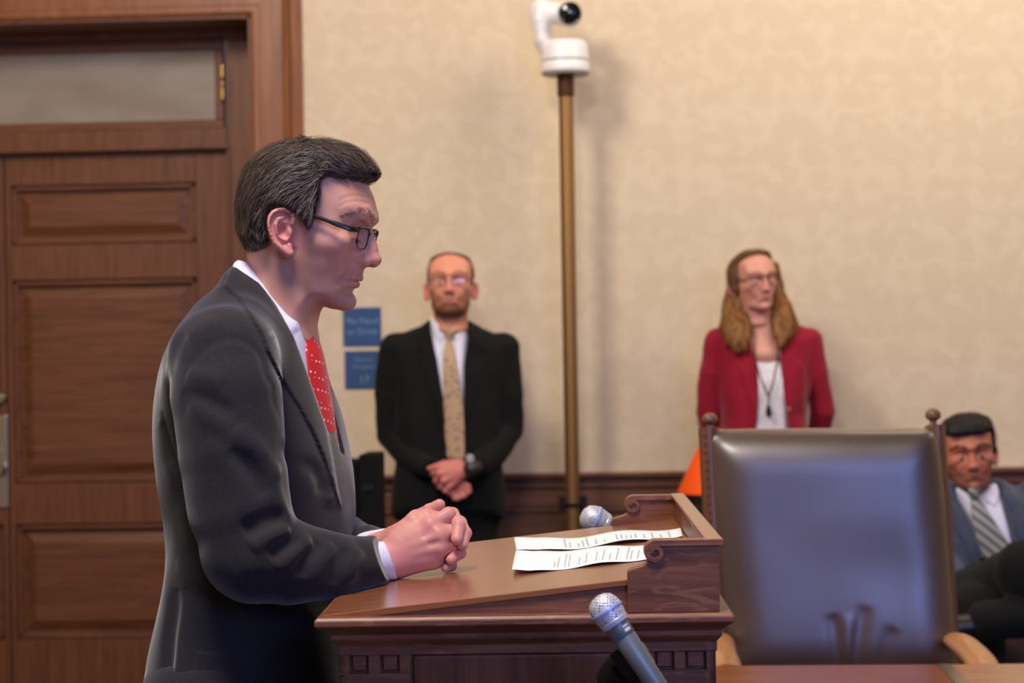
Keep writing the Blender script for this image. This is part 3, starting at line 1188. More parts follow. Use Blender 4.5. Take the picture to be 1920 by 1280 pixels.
# --- two black upright cases against the wall by the speaker
def black_case(pxl, pxr, pyt, d, depth, label):
    l, r_ = at(pxl, pyt, d), at(pxr, pyt, d)
    w_ = r_[0] - l[0]
    o = empty('equipment_case', ((l[0] + r_[0]) / 2, l[1] + depth / 2, 0), label, 'case', 'black cases by the wall')
    h = l[2]
    MB().box(-w_ / 2, w_ / 2, -depth / 2, depth / 2, 0.03, h).build('case_body', BLACK_CLOTH, o, bevel=0.006)
    MB().box(-w_ / 2 + 0.01, w_ / 2 - 0.01, -depth / 2 - 0.006, -depth / 2 + 0.001, h - 0.12, h - 0.1).build('case_strap', BLACK, o, bevel=0.001)
    for sx in (-1, 1):
        for sy in (-1, 1):
            f = MB()
            f.lathe([(0, 0), (0.018, 0), (0.02, 0.03), (0, 0.03)], 16, Matrix.Translation((sx * (w_ / 2 - 0.03), sy * (depth / 2 - 0.03), 0)))
            f.build('case_foot', BLACK, o)
    return o


black_case(672, 706, 852, 6.75, 0.22, 'taller black upright case standing just left of the bearded man')
black_case(592, 671.5, 865, 6.78, 0.2, 'lower black upright case behind the speaker, left of the taller one')
# ================================================================ LECTERN
DN = 2.45
near0 = at(593, 1160, DN)
ang = YAW - math.atan((1050 - 960) / FPX)
LF = np.array(Matrix.Rotation(ang, 3, 'Z'))
lect = empty('lectern', (near0[0], near0[1], 0), 'dark oak lectern with scrolled sides and a sloping top, in front of the speaker', 'lectern', rotz=ang)


def Lp(px, py, d=DN):
    p = LF.T @ (at(px, py, d) - near0)
    return (p[0], p[2] + near0[2])


def Lplane(px, py, y):
    """point of the lectern's plane y seen at this pixel"""
    r = LF.T @ (RC @ np.array([(px - 960) / FPX, -(py - 640) / FPX, -1.0]))
    o = LF.T @ (CAM - near0)
    t = (y - o[1]) / r[1]
    p = o + r * t
    return (p[0], p[2] + near0[2])


Q = lambda px, py: Lplane(px, py, 0.0)
DW = 0.775                                   # how far the lectern reaches away from the camera
xl, zs = Q(594, 1158)
xr_, _ = Q(1371, 1158)
z1, z2, z3, z4 = Q(980, 1177)[1], Q(980, 1190)[1], Q(980, 1200)[1], Q(980, 1213)[1]
zs = Q(980, 1153)[1]
# cornice: stacked mouldings running round the top of the body
co = MB()
prof = [(0.0, zs), (-0.004, zs - 0.004), (-0.004, z1 + 0.004), (0.006, z1 - 0.001), (0.015, z2 + 0.002), (0.019, z2 + 0.001), (0.019, z3), (0.026, z4 + 0.003), (0.030, z4), (0.030, z4 - 0.012)]
ring = []
for o_, z in prof:
    orr = o_ * 0.5 if o_ > 0 else o_
    ring.append([(xl + o_ * 0.75, o_, z), (xr_ - orr, o_, z), (xr_ - orr, DW - o_, z), (xl + o_ * 0.75, DW - o_, z)])
V = [p for r_ in ring for p in r_]
Fc = [(4 * i + k, 4 * i + (k + 1) % 4, 4 * (i + 1) + (k + 1) % 4, 4 * (i + 1) + k) for i in range(len(ring) - 1) for k in range(4)]
Fc += [(0, 1, 2, 3), tuple(4 * (len(ring) - 1) + k for k in range(4))]
co.add(V, Fc)
co.build('cornice', OAK_LECTERN, lect, bevel=0.0015)
# body with framed square panels
xb0, xb1 = Q(629, 1240)[0], Q(1346, 1240)[0]
body = MB()
yb = 0.032
body.box(xb0 + 0.004, xb1 - 0.004, yb + 0.009, DW - yb - 0.009, 0.12, z4 - 0.008)
zt_, zb_ = Q(980, 1228)[1], Q(980, 1267)[1]
cols = [(650, 686), (708, 745), (766, 1206), (1229, 1267), (1287, 1328)]
cx_ = [(Q(a, 1245)[0], Q(b, 1245)[0]) for a, b in cols]
# face frame round the openings
for side in (0, 1):
    y0_, y1_ = (yb, yb + 0.0095) if side == 0 else (DW - yb - 0.0095, DW - yb)
    body.box(xb0, xb1, y0_, y1_, zt_, z4 - 0.008)
    e = [xb0] + [v for c in cx_ for v in c] + [xb1]
    for i in range(0, len(e), 2):
        body.box(e[i], e[i + 1], y0_, y1_, zb_ if i not in (4, 6) else zb_, zt_)
    body.box(xb0, cx_[2][0], y0_, y1_, 0.30, zb_)
    body.box(cx_[2][1], xb1, y0_, y1_, 0.30, zb_)
    body.box(xb0, xb1, y0_, y1_, 0.12, 0.30)
for x_, s_ in ((xb0, 0), (xb1 - 0.0095, 1)):
    body.box(x_, x_ + 0.0095, yb, yb + 0.09, 0.12, z4 - 0.008).box(x_, x_ + 0.0095, DW - yb - 0.09, DW - yb, 0.12, z4 - 0.008)
    body.box(x_, x_ + 0.0095, yb + 0.09, DW - yb - 0.09, 0.12, 0.3).box(x_, x_ + 0.0095, yb + 0.09, DW - yb - 0.09, z4 - 0.1, z4 - 0.008)
body.build('body', OAK_LECTERN, lect, bevel=0.0018)
for i, (a, b) in enumerate(cx_):
    g = 0.003
    if i == 2:
        MB().box(a + g, b - g, yb + 0.0005, yb + 0.0095, 0.303, zt_ - g).build('panel', wood('oak_panel', srgb(90, 46, 26), srgb(116, 64, 38), srgb(136, 82, 50), 'z', 0.42, 0.3), lect, bevel=0.006)
    else:
        MB().box(a + g, b - g, yb + 0.003, yb + 0.0095, zb_ + g, zt_ - g).build('square_panel', OAK_LECTERN, lect, bevel=0.002)
MB().box(xb0 - 0.02, xb1 + 0.02, yb - 0.02, DW - yb + 0.02, 0.0, 0.12).build('plinth', OAK_LECTERN, lect, bevel=0.008)
# sloping desk wedge
ys = 0.012
Qs = lambda px, py: Lplane(px, py, ys)
sa, sb = Qs(606, 1153), Qs(1178, 1086)
slope = (sb[1] - sa[1]) / (sb[0] - sa[0])
xe = Q(1340, 1100)[0]
ztop = lambda x: sa[1] + slope * (x - sa[0])
MB().prism([(sa[0] + 0.002, zs - 0.001), (xe, zs - 0.001), (xe, ztop(xe) - 0.006), (sa[0] + 0.002, sa[1] - 0.003)], ys + 0.003, DW - ys - 0.003).build('wedge', OAK_LECTERN, lect, bevel=0.001)
MB().prism([(xl + 0.006, zs - 0.0005), (sa[0] + 0.004, ztop(sa[0] + 0.004) - 0.009), (xe, ztop(xe) - 0.007), (xe, ztop(xe)), (sa[0], ztop(sa[0])), (xl + 0.004, zs + 0.0012)], ys, DW - ys).build('desk_top', OAK_DESK, lect, bevel=0.0015)
# scrolled cheeks
def cheek_outline():
    """lower left corner, up the ogee, round the back of the scroll, along under the rail"""
    pts = [(1177, 1149), (1177, 1076), (1180, 1071), (1186, 1067.5), (1196, 1065), (1206, 1062), (1213, 1057), (1217, 1050)]
    return [Q(*p) for p in pts]


sc = np.array(Q(1229, 1036.5))
R0 = Q(1250.5, 1036.5)[0] - sc[0]
zr0, zr1 = Q(1290, 1012)[1], Q(1290, 1023.5)[1]
xrt = Q(1357, 1012)[0]


def scroll_band(y0, y1, m):
    """the rail that rolls over into a spiral"""
    R = zr0 - sc[1]
    out, inn = [], []
    out += [(xrt, zr0), (sc[0] + 0.01, zr0)]
    inn += [(xrt, zr1), (sc[0] + 0.01, zr1)]
    t_ = zr0 - zr1
    N = 34
    for i in range(N + 1):
        u = i / N
        a = math.pi / 2 + u * math.pi * 2 * 1.28
        ro = R * (1 - 0.56 * min(u * 1.05, 1))
        th = t_ * (1 - 0.45 * u)
        out.append((sc[0] + ro * math.cos(a), sc[1] + ro * math.sin(a)))
        inn.append((sc[0] + max(ro - th, 0.0015) * math.cos(a), sc[1] + max(ro - th, 0.0015) * math.sin(a)))
    n = len(out)
    V = [(p[0], y0, p[1]) for p in out] + [(p[0], y0, p[1]) for p in inn] + [(p[0], y1, p[1]) for p in out] + [(p[0], y1, p[1]) for p in inn]
    F_ = []
    for i in range(n - 1):
        F_ += [(i, i + 1, n + i + 1, n + i), (2 * n + i, 3 * n + i, 3 * n + i + 1, 2 * n + i + 1),
               (i, 2 * n + i, 2 * n + i + 1, i + 1), (n + i, n + i + 1, 3 * n + i + 1, 3 * n + i)]
    F_ += [(0, n, 3 * n, 2 * n), (n - 1, 2 * n + n - 1, 3 * n + n - 1, n + n - 1)]
    m.add(V, F_)


xf = Q(1349, 1080)[0]
for k, (ya, yb_) in enumerate(((0.004, 0.030), (DW - 0.030, DW - 0.004))):
    o = cheek_outline() + [(sc[0] + R0 * 0.55 * math.cos(a), sc[1] + R0 * 0.55 * math.sin(a)) for a in np.linspace(math.pi * 1.1, math.pi * 0.5, 5)]
    o += [(sc[0] + R0 * 0.6, zr1 + 0.0005), (xf, zr1 + 0.0005), (xf, zs + 0.0005)]
    o[0] = (o[0][0], zs + 0.0005)
    Rs = zr0 - sc[1]
    disc = [(sc[0] + Rs * 0.66 * math.cos(a), sc[1] + Rs * 0.66 * math.sin(a)) for a in np.linspace(0, 2 * math.pi, 29)[:-1]]
    ch = MB().prism(o, ya, yb_).prism(disc, ya + 0.0015, yb_ - 0.0015).build('side_cheek', OAK_LECTERN, lect, bevel=0.001)
    sm = MB()
    scroll_band(ya - 0.004, yb_ + 0.002, sm)
    sm.build('scroll_rail', OAK_LECTERN, ch, bevel=0.0012)
# back board and its broad top rail
xi = Q(1322, 1012)[0]
MB().box(xi + 0.004, xf, 0.031, DW - 0.031, zs + 0.0005, zr1 + 0.002).build('back_board', OAK_LECTERN, lect, bevel=0.001)
MB().box(xi, xrt, 0.0, DW, zr1 + 0.003, zr0 + 0.0008).build('back_rail', OAK_DESK, lect, bevel=0.003)
# small cap where the cornice shows its flat top at the right end
# ---------------------------------------------------------------- papers on the slope
papers = []


def desk_px(px, py):
    """where the sloping top is seen at this pixel, in lectern axes"""
    r = LF.T @ (RC @ np.array([(px - 960) / FPX, -(py - 640) / FPX, -1.0]))
    o = LF.T @ (CAM - near0)
    o[2] += near0[2]
    # z = sa1 + slope (x-sa0)
    t = (sa[1] + slope * (o[0] - sa[0]) - o[2]) / (r[2] - slope * r[0])
    return o + r * t


xled = max(desk_px(1276, 993)[0], desk_px(1280, 1008)[0]) + 0.004
MB().box(xled, xi + 0.006, 0.032, DW - 0.032, ztop(xled) - 0.005, ztop(xled) + 0.006).build('book_ledge', OAK_DESK, lect, bevel=0.002)


def paper(c, label, seed, zoff, curl):
    """sheet through four pixel corners: left near, left far, right far, right near"""
    P = [desk_px(*q) for q in c]
    r = np.random.default_rng(seed)
    nu, nv = 30, 12
    V, Fq = [], []
    base = P[0].copy()
    for i in range(nu + 1):
        u = i / nu
        for j in range(nv + 1):
            v = j / nv
            p = (P[0] * (1 - u) * (1 - v) + P[1] * (1 - u) * v + P[2] * u * v + P[3] * u * (1 - v))
            lift = zoff + curl * (0.006 * math.sin(u * 6.0 + 0.8) ** 2 + 0.001 * (u > 0.5) * (u - 0.5) ** 2 * 4) + 0.006 * max(0, 0.12 - u) / 0.12
            V.append((p[0], p[1], p[2] + 0.0006 + lift))
    for i in range(nu):
        for j in range(nv):
            a = i * (nv + 1) + j
            Fq.append((a, a + nv + 1, a + nv + 2, a + 1))
    wV = [LF @ np.array([v[0], v[1], 0]) + np.array([near0[0], near0[1], v[2]]) for v in V]
    org = wV[0]
    root = empty('paper_sheet', org, label, 'paper', 'speech pages on the lectern')
    me = mesh_np('sheet', np.array(wV) - org, np.array(Fq), PAPER, root)
    md_ = me.modifiers.new('thickness', 'SOLIDIFY')
    md_.thickness = 0.0003
    # printed lines, running away from the camera
    ink = MB()
    G = np.array(wV).reshape(nu + 1, nv + 1, 3) - org

    def S(u, v):
        a, b = u * nu, v * nv
        i, j = min(int(a), nu - 1), min(int(b), nv - 1)
        s_, t_ = a - i, b - j
        return (G[i, j] * (1 - s_) * (1 - t_) + G[i + 1, j] * s_ * (1 - t_) + G[i + 1, j + 1] * s_ * t_ + G[i, j + 1] * (1 - s_) * t_) + np.array([0, 0, 0.0004])
    u = 0.30
    while u < 0.96:
        v0, L_ = 0.12, r.uniform(0.25, 0.8)
        v = v0
        while v < v0 + L_:
            w_ = r.uniform(0.03, 0.09)
            a, b, c_, d_ = S(u, v), S(u + 0.009, v), S(u + 0.009, min(v + w_, 0.92)), S(u, min(v + w_, 0.92))
            ink.add([a, b, c_, d_], [(0, 1, 2, 3)])
            v += w_ + 0.02
        u += r.choice([0.028, 0.05, 0.075])
    ink.build('printed_lines', INK, root)
    return root


paper([(960, 1079), (968, 1040), (1224, 1022), (1216, 1050)], 'white printed sheet nearest the camera on the lectern slope', 3, 0.0, 0.6)
paper([(968, 1042), (964, 1018), (1276, 993), (1280, 1008)], 'white printed sheet farther from the camera, touching the ledge of the lectern', 4, 0.0, 0.9)


# ================================================================ MICROPHONES
def grille():
    m, nt, b = nodemat('mic_mesh')
    v = nt.nodes.new('ShaderNodeTexVoronoi')
    v.feature = 'F1'
    v.inputs['Scale'].default_value = 330
    v.inputs['Randomness'].default_value = 0.1
    nt.links.new(coords(nt), v.inputs['Vector'])
    nt.links.new(ramp(nt, v.outputs['Distance'], [(0.22, srgb(60, 60, 70)), (0.42, srgb(225, 226, 236))]), b.inputs['Base Color'])
    bp = nt.nodes.new('ShaderNodeBump')
    bp.inputs['Strength'].default_value = 0.7
    bp.inputs['Distance'].default_value = 0.001
    nt.links.new(v.outputs['Distance'], bp.inputs['Height'])
    nt.links.new(bp.outputs['Normal'], b.inputs['Normal'])
    setp(b, Roughness=0.38, Metallic=0.35)
    return m


GRILLE = grille()
MIC_BAND = plain('mic_band', srgb(165, 180, 240), 0.35, 0.3)
MIC_RING = plain('mic_ring', srgb(225, 225, 240), 0.35, 0.35)
MIC_BODY = plain('mic_body', srgb(120, 127, 130), 0.42, 0.35)


def microphone(p_tip, p_tail, R, label):
    ax = Vector((p_tail - p_tip).tolist())
    L = ax.length
    root = empty('microphone', p_tip, label, 'microphone')
    q = ax.normalized().to_track_quat('Z', 'Y').to_matrix().to_4x4()
    M = q
    MB().lathe([(0, 0), (R * .45, R * .08), (R * .78, R * .30), (R * .96, R * .68), (R * 1.0, R * 1.0)], 48, M).build('grille', GRILLE, root, smooth=True)
    MB().lathe([(R * 1.0, R * 0.98), (R * 1.05, R * 1.02), (R * 1.06, R * 1.16), (R * 1.02, R * 1.2)], 48, M).build('blue_band', MIC_BAND, root, smooth=True)
    MB().lathe([(R * 1.0, R * 1.18), (R * .97, R * 1.5), (R * .9, R * 1.78)], 48, M).build('grille', GRILLE, root, smooth=True)
    MB().lathe([(R * .9, R * 1.76), (R * .92, R * 1.8), (R * .84, R * 2.06), (R * .78, R * 2.1)], 48, M).build('collar_ring', MIC_RING, root, smooth=True)
    b = MB().lathe([(R * .78, R * 2.08), (R * .76, R * 2.2), (R * .74, R * 2.9), (R * .70, R * 2.95), (R * .70, R * 3.0), (R * .72, R * 3.05), (R * .66, R * 5), (R * .6, L - 0.01), (R * .4, L), (0, L)], 48, M)
    b.build('handle', MIC_BODY, root, smooth=True)
    return root, M, L


def to_root(root, p):
    return np.array(p) - np.array(root.location)


dM = 2.25
tip = at(1119, 1117, dM)
tail = at(1262, 1330, dM - 0.02)
R_ = 31.0 / (FPX / dM)
mic, MM, LL = microphone(tip, tail, R_, 'silver headed microphone in front of the lectern')
pr_ = MB()
q_best, th0 = -9, 0.0
for th in np.linspace(0, 2 * math.pi, 72):
    n_ = np.array(MM.to_3x3() @ Vector((math.cos(th), math.sin(th), 0)))
    sc_v = float(n_ @ (0.75 * (CAM - tip) / np.linalg.norm(CAM - tip) + 0.66 * RC[:, 0]))
    if sc_v > q_best: q_best, th0 = sc_v, th
for k_, (zf, hh) in enumerate(((2.35, 0.10), (2.55, 0.2))):
    v = []
    for a_ in np.linspace(-0.28, 0.28, 9):
        for z_ in (zf, zf + hh):
            th = a_ + th0
            rr = R_ * (0.765 - 0.03 * (z_ - 2.2)) + 0.0004
            v.append(MM @ Vector((rr * math.cos(th), rr * math.sin(th), R_ * z_)))
    pr_.add(v, [(2 * i, 2 * i + 1, 2 * i + 3, 2 * i + 2) for i in range(8)])
pr_o = pr_.build('printed_marks', plain('white_print', srgb(225, 225, 230), 0.5), mic)
wi = MB().tube([np.array(at(1204, 1205, dM) - tip), np.array(at(1214, 1222, dM - 0.005) - tip), np.array(at(1226, 1242, dM) - tip)], 0.0016, 8)
wi.build('switch_lever', STEEL, mic, smooth=True)
# stand with a clip
base = at(1150, 1400, dM + 0.06)
stand = empty('microphone_stand', (base[0], base[1], 0), 'black microphone stand with a padded clip below the front microphone', 'stand')
rel = lambda p: np.array(p) - np.array(stand.location)
cl = MB()
c0 = rel(at(1161, 1215, dM + 0.012))
c1 = rel(at(1197, 1268, dM + 0.006))
cl.tube([c0, c0 * 0.5 + c1 * 0.5, c1], [R_ * 0.80, R_ * 0.86, R_ * 0.78], 14, squash=(1, 0.9))
cl.build('mic_clip', BLACK, stand, smooth=True)
pw = MB().prism([(0, 0)] * 3, 0, 0) if False else MB()
j0 = rel(at(1176, 1245, dM + 0.03))
pw.tube([j0, rel(at(1160, 1275, dM + 0.05)), rel(at(1150, 1330, dM + 0.06)), np.array([0, 0, 0.02])], [0.022, 0.026, 0.012, 0.011], 16)
pw.build('stand_pole', BLACK, stand, smooth=True)
MB().lathe([(0, 0), (0.13, 0), (0.13, 0.012), (0.03, 0.026), (0, 0.026)], 40).build('stand_base', BLACK, stand, smooth=True)

dF = 3.40
tip2 = at(1090, 962, dF)
tail2 = at(1230, 1032, dF + 0.02)
R2 = 26.0 / (FPX / dF)
mic2, M2_, L2_ = microphone(tip2, tail2, R2, 'silver headed microphone rising behind the far edge of the lectern')
b2 = at(1215, 1040, dF + 0.03)
stand2 = empty('microphone_stand', (b2[0], b2[1], 0), 'black microphone stand hidden behind the lectern, holding the far microphone', 'stand')
rel2 = lambda p: np.array(p) - np.array(stand2.location)
MB().tube([rel2(at(1195, 1016, dF + 0.02)), rel2(at(1212, 1026, dF + 0.02))], [R2 * .8, R2 * .8], 14).build('mic_clip', BLACK, stand2, smooth=True)
MB().tube([rel2(at(1205, 1024, dF + 0.02)), rel2(b2) + np.array([0, 0, -0.02]), (0, 0, 0.02)], [0.014, 0.011, 0.011], 14).build('stand_pole', BLACK, stand2, smooth=True)
MB().lathe([(0, 0), (0.12, 0), (0.12, 0.012), (0.03, 0.026), (0, 0.026)], 40).build('stand_base', BLACK, stand2, smooth=True)

# ================================================================ TABLES AT LOWER RIGHT
ZT = 0.752


def flat_at(px, py, z):
    return atZ(px, py, z)


pe = atZ(1560, 1246, ZT)
tx0, tx1, tx2 = atZ(1290, 1247, ZT)[0], atZ(1765, 1246, ZT)[0], atZ(2050, 1244, ZT)[0]
ty1 = pe[1]
ty0 = ty1 - 0.62


def table(xa, xb, mat, label):
    t = empty('table', ((xa + xb) / 2, (ty0 + ty1) / 2, 0), label, 'table')
    hw, hd = (xb - xa) / 2, (ty1 - ty0) / 2
    MB().box(-hw, hw, -hd, hd, ZT - 0.035, ZT).build('table_top', mat, t, bevel=0.003)
    MB().box(-hw + 0.04, hw - 0.04, -hd + 0.04, hd - 0.04, ZT - 0.12, ZT - 0.036).build('apron', OAK_LECTERN, t, bevel=0.002)
    for sx in (-1, 1):
        for sy in (-1, 1):
            MB().box(sx * (hw - 0.045) - 0.03, sx * (hw - 0.045) + 0.03, sy * (hd - 0.045) - 0.03, sy * (hd - 0.045) + 0.03, 0, ZT - 0.036).build('leg', OAK_LECTERN, t, bevel=0.004)
    return t


OAK_T2 = wood('oak_table_reflection_tone', srgb(128, 66, 26), srgb(150, 84, 38), srgb(166, 100, 50), 'x', 0.25, 0.2, 0.3)  # the two table tones differ by reflected light, put into the wood colour
gapw = 0.014
tA = table(tx0, tx1 - gapw / 2, OAK_T2, 'oak table, redder from painted reflection, in front of the leather chair, left of the pale joint strip')
tB = table(tx1 + gapw / 2 + 0.012, tx2, OAK_TABLE, 'oak table, paler from painted reflection, at the right edge, right of the pale joint strip')
js = MB().box(-gapw / 2, gapw / 2 + 0.0115, -(ty1 - ty0) / 2, (ty1 - ty0) / 2, -0.004, 0.001).box(-gapw * .5, gapw * .5, -0.2, 0.2, -0.04, -0.004).build('joint_strip', STEEL)
js.location = (tx1, (ty0 + ty1) / 2, ZT)
tag(js, 'pale metal strip bridging the joint between the two oak tables', 'strip')

# ================================================================ LEATHER CHAIR
dCh = 4.72
CF = Frame(1545, 1000, dCh, 0)
croot_p = np.array([CF.o[0], CF.o[1], 0.0])
CFr = Frame(1545, 1000, dCh, math.degrees(-YAW))
CFr.o = croot_p.copy()
chair = empty('armchair', croot_p, 'high backed brown leather armchair with turned finials, facing the camera behind the tables', 'armchair')
lean = 0.10


def c_pt(px, py, dd=0.0):
    """place on the tilted back of the chair"""
    zref = 0.62
    p = at(px, py, dCh)
    d = dCh + (p[2] - zref) * lean + dd
    return at(px, py, d) - croot_p


volc = Vol((-0.42, -0.30, 0.50), (0.42, 0.30, 1.30), 0.006)
cpoly = [(1322, 808), (1420, 806), (1540, 805), (1660, 804), (1760, 802), (1768, 860), (1776, 960), (1784, 1080), (1790, 1190), (1796, 1275), (1362, 1275), (1352, 1180), (1340, 1060), (1328, 930)]
cflat = [tuple((at(px, py, dCh) - croot_p)[[0, 2]]) for px, py in cpoly]
# roll removed by the frame: a cushion that bellies out in the middle
volc.inflate(smooth_poly(cflat, 1), 0.062, 0.11, y0=lambda X, Z: (Z - 0.62) * lean, blur=2, p=2.4)
# creases low on the leather
for pts_, am in (([(1560, 1150), (1568, 1195), (1570, 1250)], -0.0042), ([(1622, 1135), (1612, 1185), (1602, 1250)], -0.0042), ([(1675, 1175), (1662, 1210), (1655, 1250)], -0.003), ([(1590, 1150), (1588, 1200), (1587, 1250)], 0.0025)):
    P_ = near_points(volc, CFr, pts_, dCh - 0.05)
    volc.fold(smooth_poly(P_, 4, closed=False), 0.017, am)
volc.wrinkle(0.0015, 0.2, 5)
v_, q_ = surface(volc)
mesh_np('leather_back', v_, q_, LEATHER, chair)
CH_WOOD = wood('chair_wood', srgb(84, 48, 30), srgb(110, 68, 44), srgb(128, 84, 56), 'z', 0.35, 0.2, 0.2)


def turned_finial(px, pyb, pyt, d):
    """ball finial above the post"""
    b = at(px, pyb, d) - croot_p
    t = at(px, pyt, d) - croot_p
    h = t[2] - b[2]
    r = 14.5 / (FPX / d)
    return MB().lathe([tuple(np.maximum(q_, 0)) for q_ in smooth_poly([(r * .9, 0), (r * .95, h * .12), (r * .6, h * .2), (r * .42, h * .32), (r * .55, h * .4), (r * .95, h * .52), (r * 1.0, h * .68), (r * .85, h * .85), (r * .45, h * .97), (0, h)], 4, closed=False)], 36, Matrix.Translation((b[0], b[1], b[2])))


dTop = dCh + (1.23 - 0.62) * lean
turned_finial(1331, 808, 774, dTop).build('finial', plain('finial_wood', srgb(120, 84, 56), 0.3), chair, smooth=True)
turned_finial(1750, 803, 765, dTop).build('finial', plain('finial_wood', srgb(120, 84, 56), 0.3), chair, smooth=True)
for (a, b) in (((1328, 802), (1352, 1265)), ((1753, 797), (1783, 1265))):
    p0, p1 = c_pt(*a, 0.012), c_pt(*b, 0.012)
    foot = p1 + (p1 - p0) * ((p1[2] - 0.0) / (p0[2] - p1[2]))
    MB().tube([p0, p1, foot], [0.026, 0.028, 0.028], 16, squash=(0.9, 1.2)).build('back_post', CH_WOOD, chair, smooth=True)
# nail heads down the left edge
nl = MB()
for i in range(26):
    t = i / 25
    p = c_pt(1321 + t * 31 - 1, 815 + t * 400, -0.022)
    nl.lathe([(0.0032, 0), (0.0026, 0.0015), (0, 0.002)], 10, Matrix.Translation(p.tolist()) @ Matrix.Rotation(math.pi / 2, 4, 'X'))
o = nl.build('nail_heads', plain('aged_brass', srgb(120, 88, 52), 0.45, 0.8), chair, smooth=True)
o['kind'] = 'stuff'
MB().box(-0.29, 0.29, -0.48, 0.0, 0.36, 0.50).build('seat', LEATHER, chair, bevel=0.03, seg=4)
for sx in (-1, 1):
    MB().box(sx * 0.26 - 0.028, sx * 0.26 + 0.028, -0.46, -0.40, 0, 0.37).build('leg', CH_WOOD, chair, bevel=0.006)
# arms coming towards the table
for pts_ in ([(1786, 1198, 4.70), (1800, 1204, 4.62), (1822, 1222, 4.50), (1838, 1240, 4.40), (1850, 1262, 4.33)], [(1352, 1198, 4.70), (1350, 1206, 4.62), (1352, 1225, 4.50), (1360, 1246, 4.40), (1364, 1262, 4.34)]):
    P = [at(*p) - croot_p for p in pts_]
    P = smooth_poly(P, 4, closed=False)
    am = MB().tube(P, [0.020 + 0.008 * math.sin(min(1, i / 6) * 1.5) for i in range(len(P))], 16, squash=(1.25, 0.75))
    arm = am.build('armrest', OAK_ARM, chair, smooth=True)
    e = P[-1]
    MB().tube([e + np.array([0, 0.03, -0.01]), (e[0], e[1] + 0.04, 0.45), (e[0] * 0.97, e[1] + 0.05, 0.38)], 0.02, 12).build('arm_support', CH_WOOD, chair, smooth=True)

# ================================================================ BENCH under the seated man
dB = 6.35
bp_ = at(1850, 1230, dB)
bench = empty('bench', (bp_[0] + 0.35, bp_[1] + 0.1, 0), 'dark wooden bench along the wall under the seated man', 'bench')
MB().box(-0.9, 0.75, -0.25, 0.28, 0.40, 0.45).build('seat', WALNUT, bench, bevel=0.008)
MB().box(-0.9, 0.75, 0.28, 0.32, 0.1, 0.86).build('backrest', WALNUT, bench, bevel=0.008)
MB().box(-0.88, 0.73, -0.24, -0.21, 0.06, 0.39).build('front_apron', WALNUT, bench, bevel=0.004)
for sx in (-0.86, 0.71):
    for sy in (-0.22, 0.26):
        MB().box(sx - 0.03, sx + 0.03, sy - 0.03, sy + 0.03, 0, 0.40).build('leg', WALNUT, bench, bevel=0.004)
# ================================================================ PEOPLE: shared pieces
SKIN = vcol_mat('skin', 0.48, 0.12, 0.05, 0.4, 260)
EYE = vcol_mat('eye', 0.12, 0, 0, 0.6)
HAIRM = vcol_mat('hair', 0.55, 0, 0.12, 0.35, 500)
SHIRT = fabric('white_shirt', srgb(222, 220, 238), srgb(236, 234, 248), 0.8, 700, 0.08, 0.1)
GLASSBLK = plain('spectacle_frame', srgb(14, 15, 20), 0.3)


def lens_mat():
    m, nt, b = nodemat('spectacle_lens')
    nt.nodes.remove(b)
    g = nt.nodes.new('ShaderNodeBsdfGlossy')
    g.inputs['Roughness'].default_value = 0.03
    t = nt.nodes.new('ShaderNodeBsdfTransparent')
    mx = nt.nodes.new('ShaderNodeMixShader')
    mx.inputs[0].default_value = 0.05
    nt.links.new(t.outputs[0], mx.inputs[1])
    nt.links.new(g.outputs[0], mx.inputs[2])
    nt.links.new(mx.outputs[0], nt.nodes['Material Output'].inputs['Surface'])
    return m


LENS = lens_mat()
HP = lambda px, py: ((px - 550) / 1338.0, (480 - py) / 1338.0)       # head drawing units to metres
lin = lambda *c: np.array(srgb(*c)[:3])

HEAD_OUT = [(452, 440), (448, 410), (448, 380), (454, 345), (468, 316), (490, 294), (520, 280), (560, 273), (600, 278), (640, 291), (668, 309), (683, 330),
            (690, 348), (696, 362), (700, 374), (703, 388), (704.5, 400), (706, 411), (703.5, 417), (697, 423), (691.5, 431), (689.5, 438), (692, 448), (698.5, 462), (703, 476), (706, 485), (705.8, 492),
            (702, 498.5), (696, 501.5), (688, 499.5), (680, 499), (677, 505), (675.2, 513), (672, 519.5), (667, 523.8), (664.0, 525.6), (665.0, 529), (663, 534), (658, 539.5), (653, 546.5), (652.6, 551),
            (655, 557), (654, 564), (650, 571), (644, 576.5), (636, 578.8), (625, 578), (612, 576), (604, 573), (596, 571.5), (589, 574), (583, 581), (577.5, 589), (574, 604), (570, 650), (430, 650),
            (438, 600), (448, 540), (452, 490), (453, 465)]

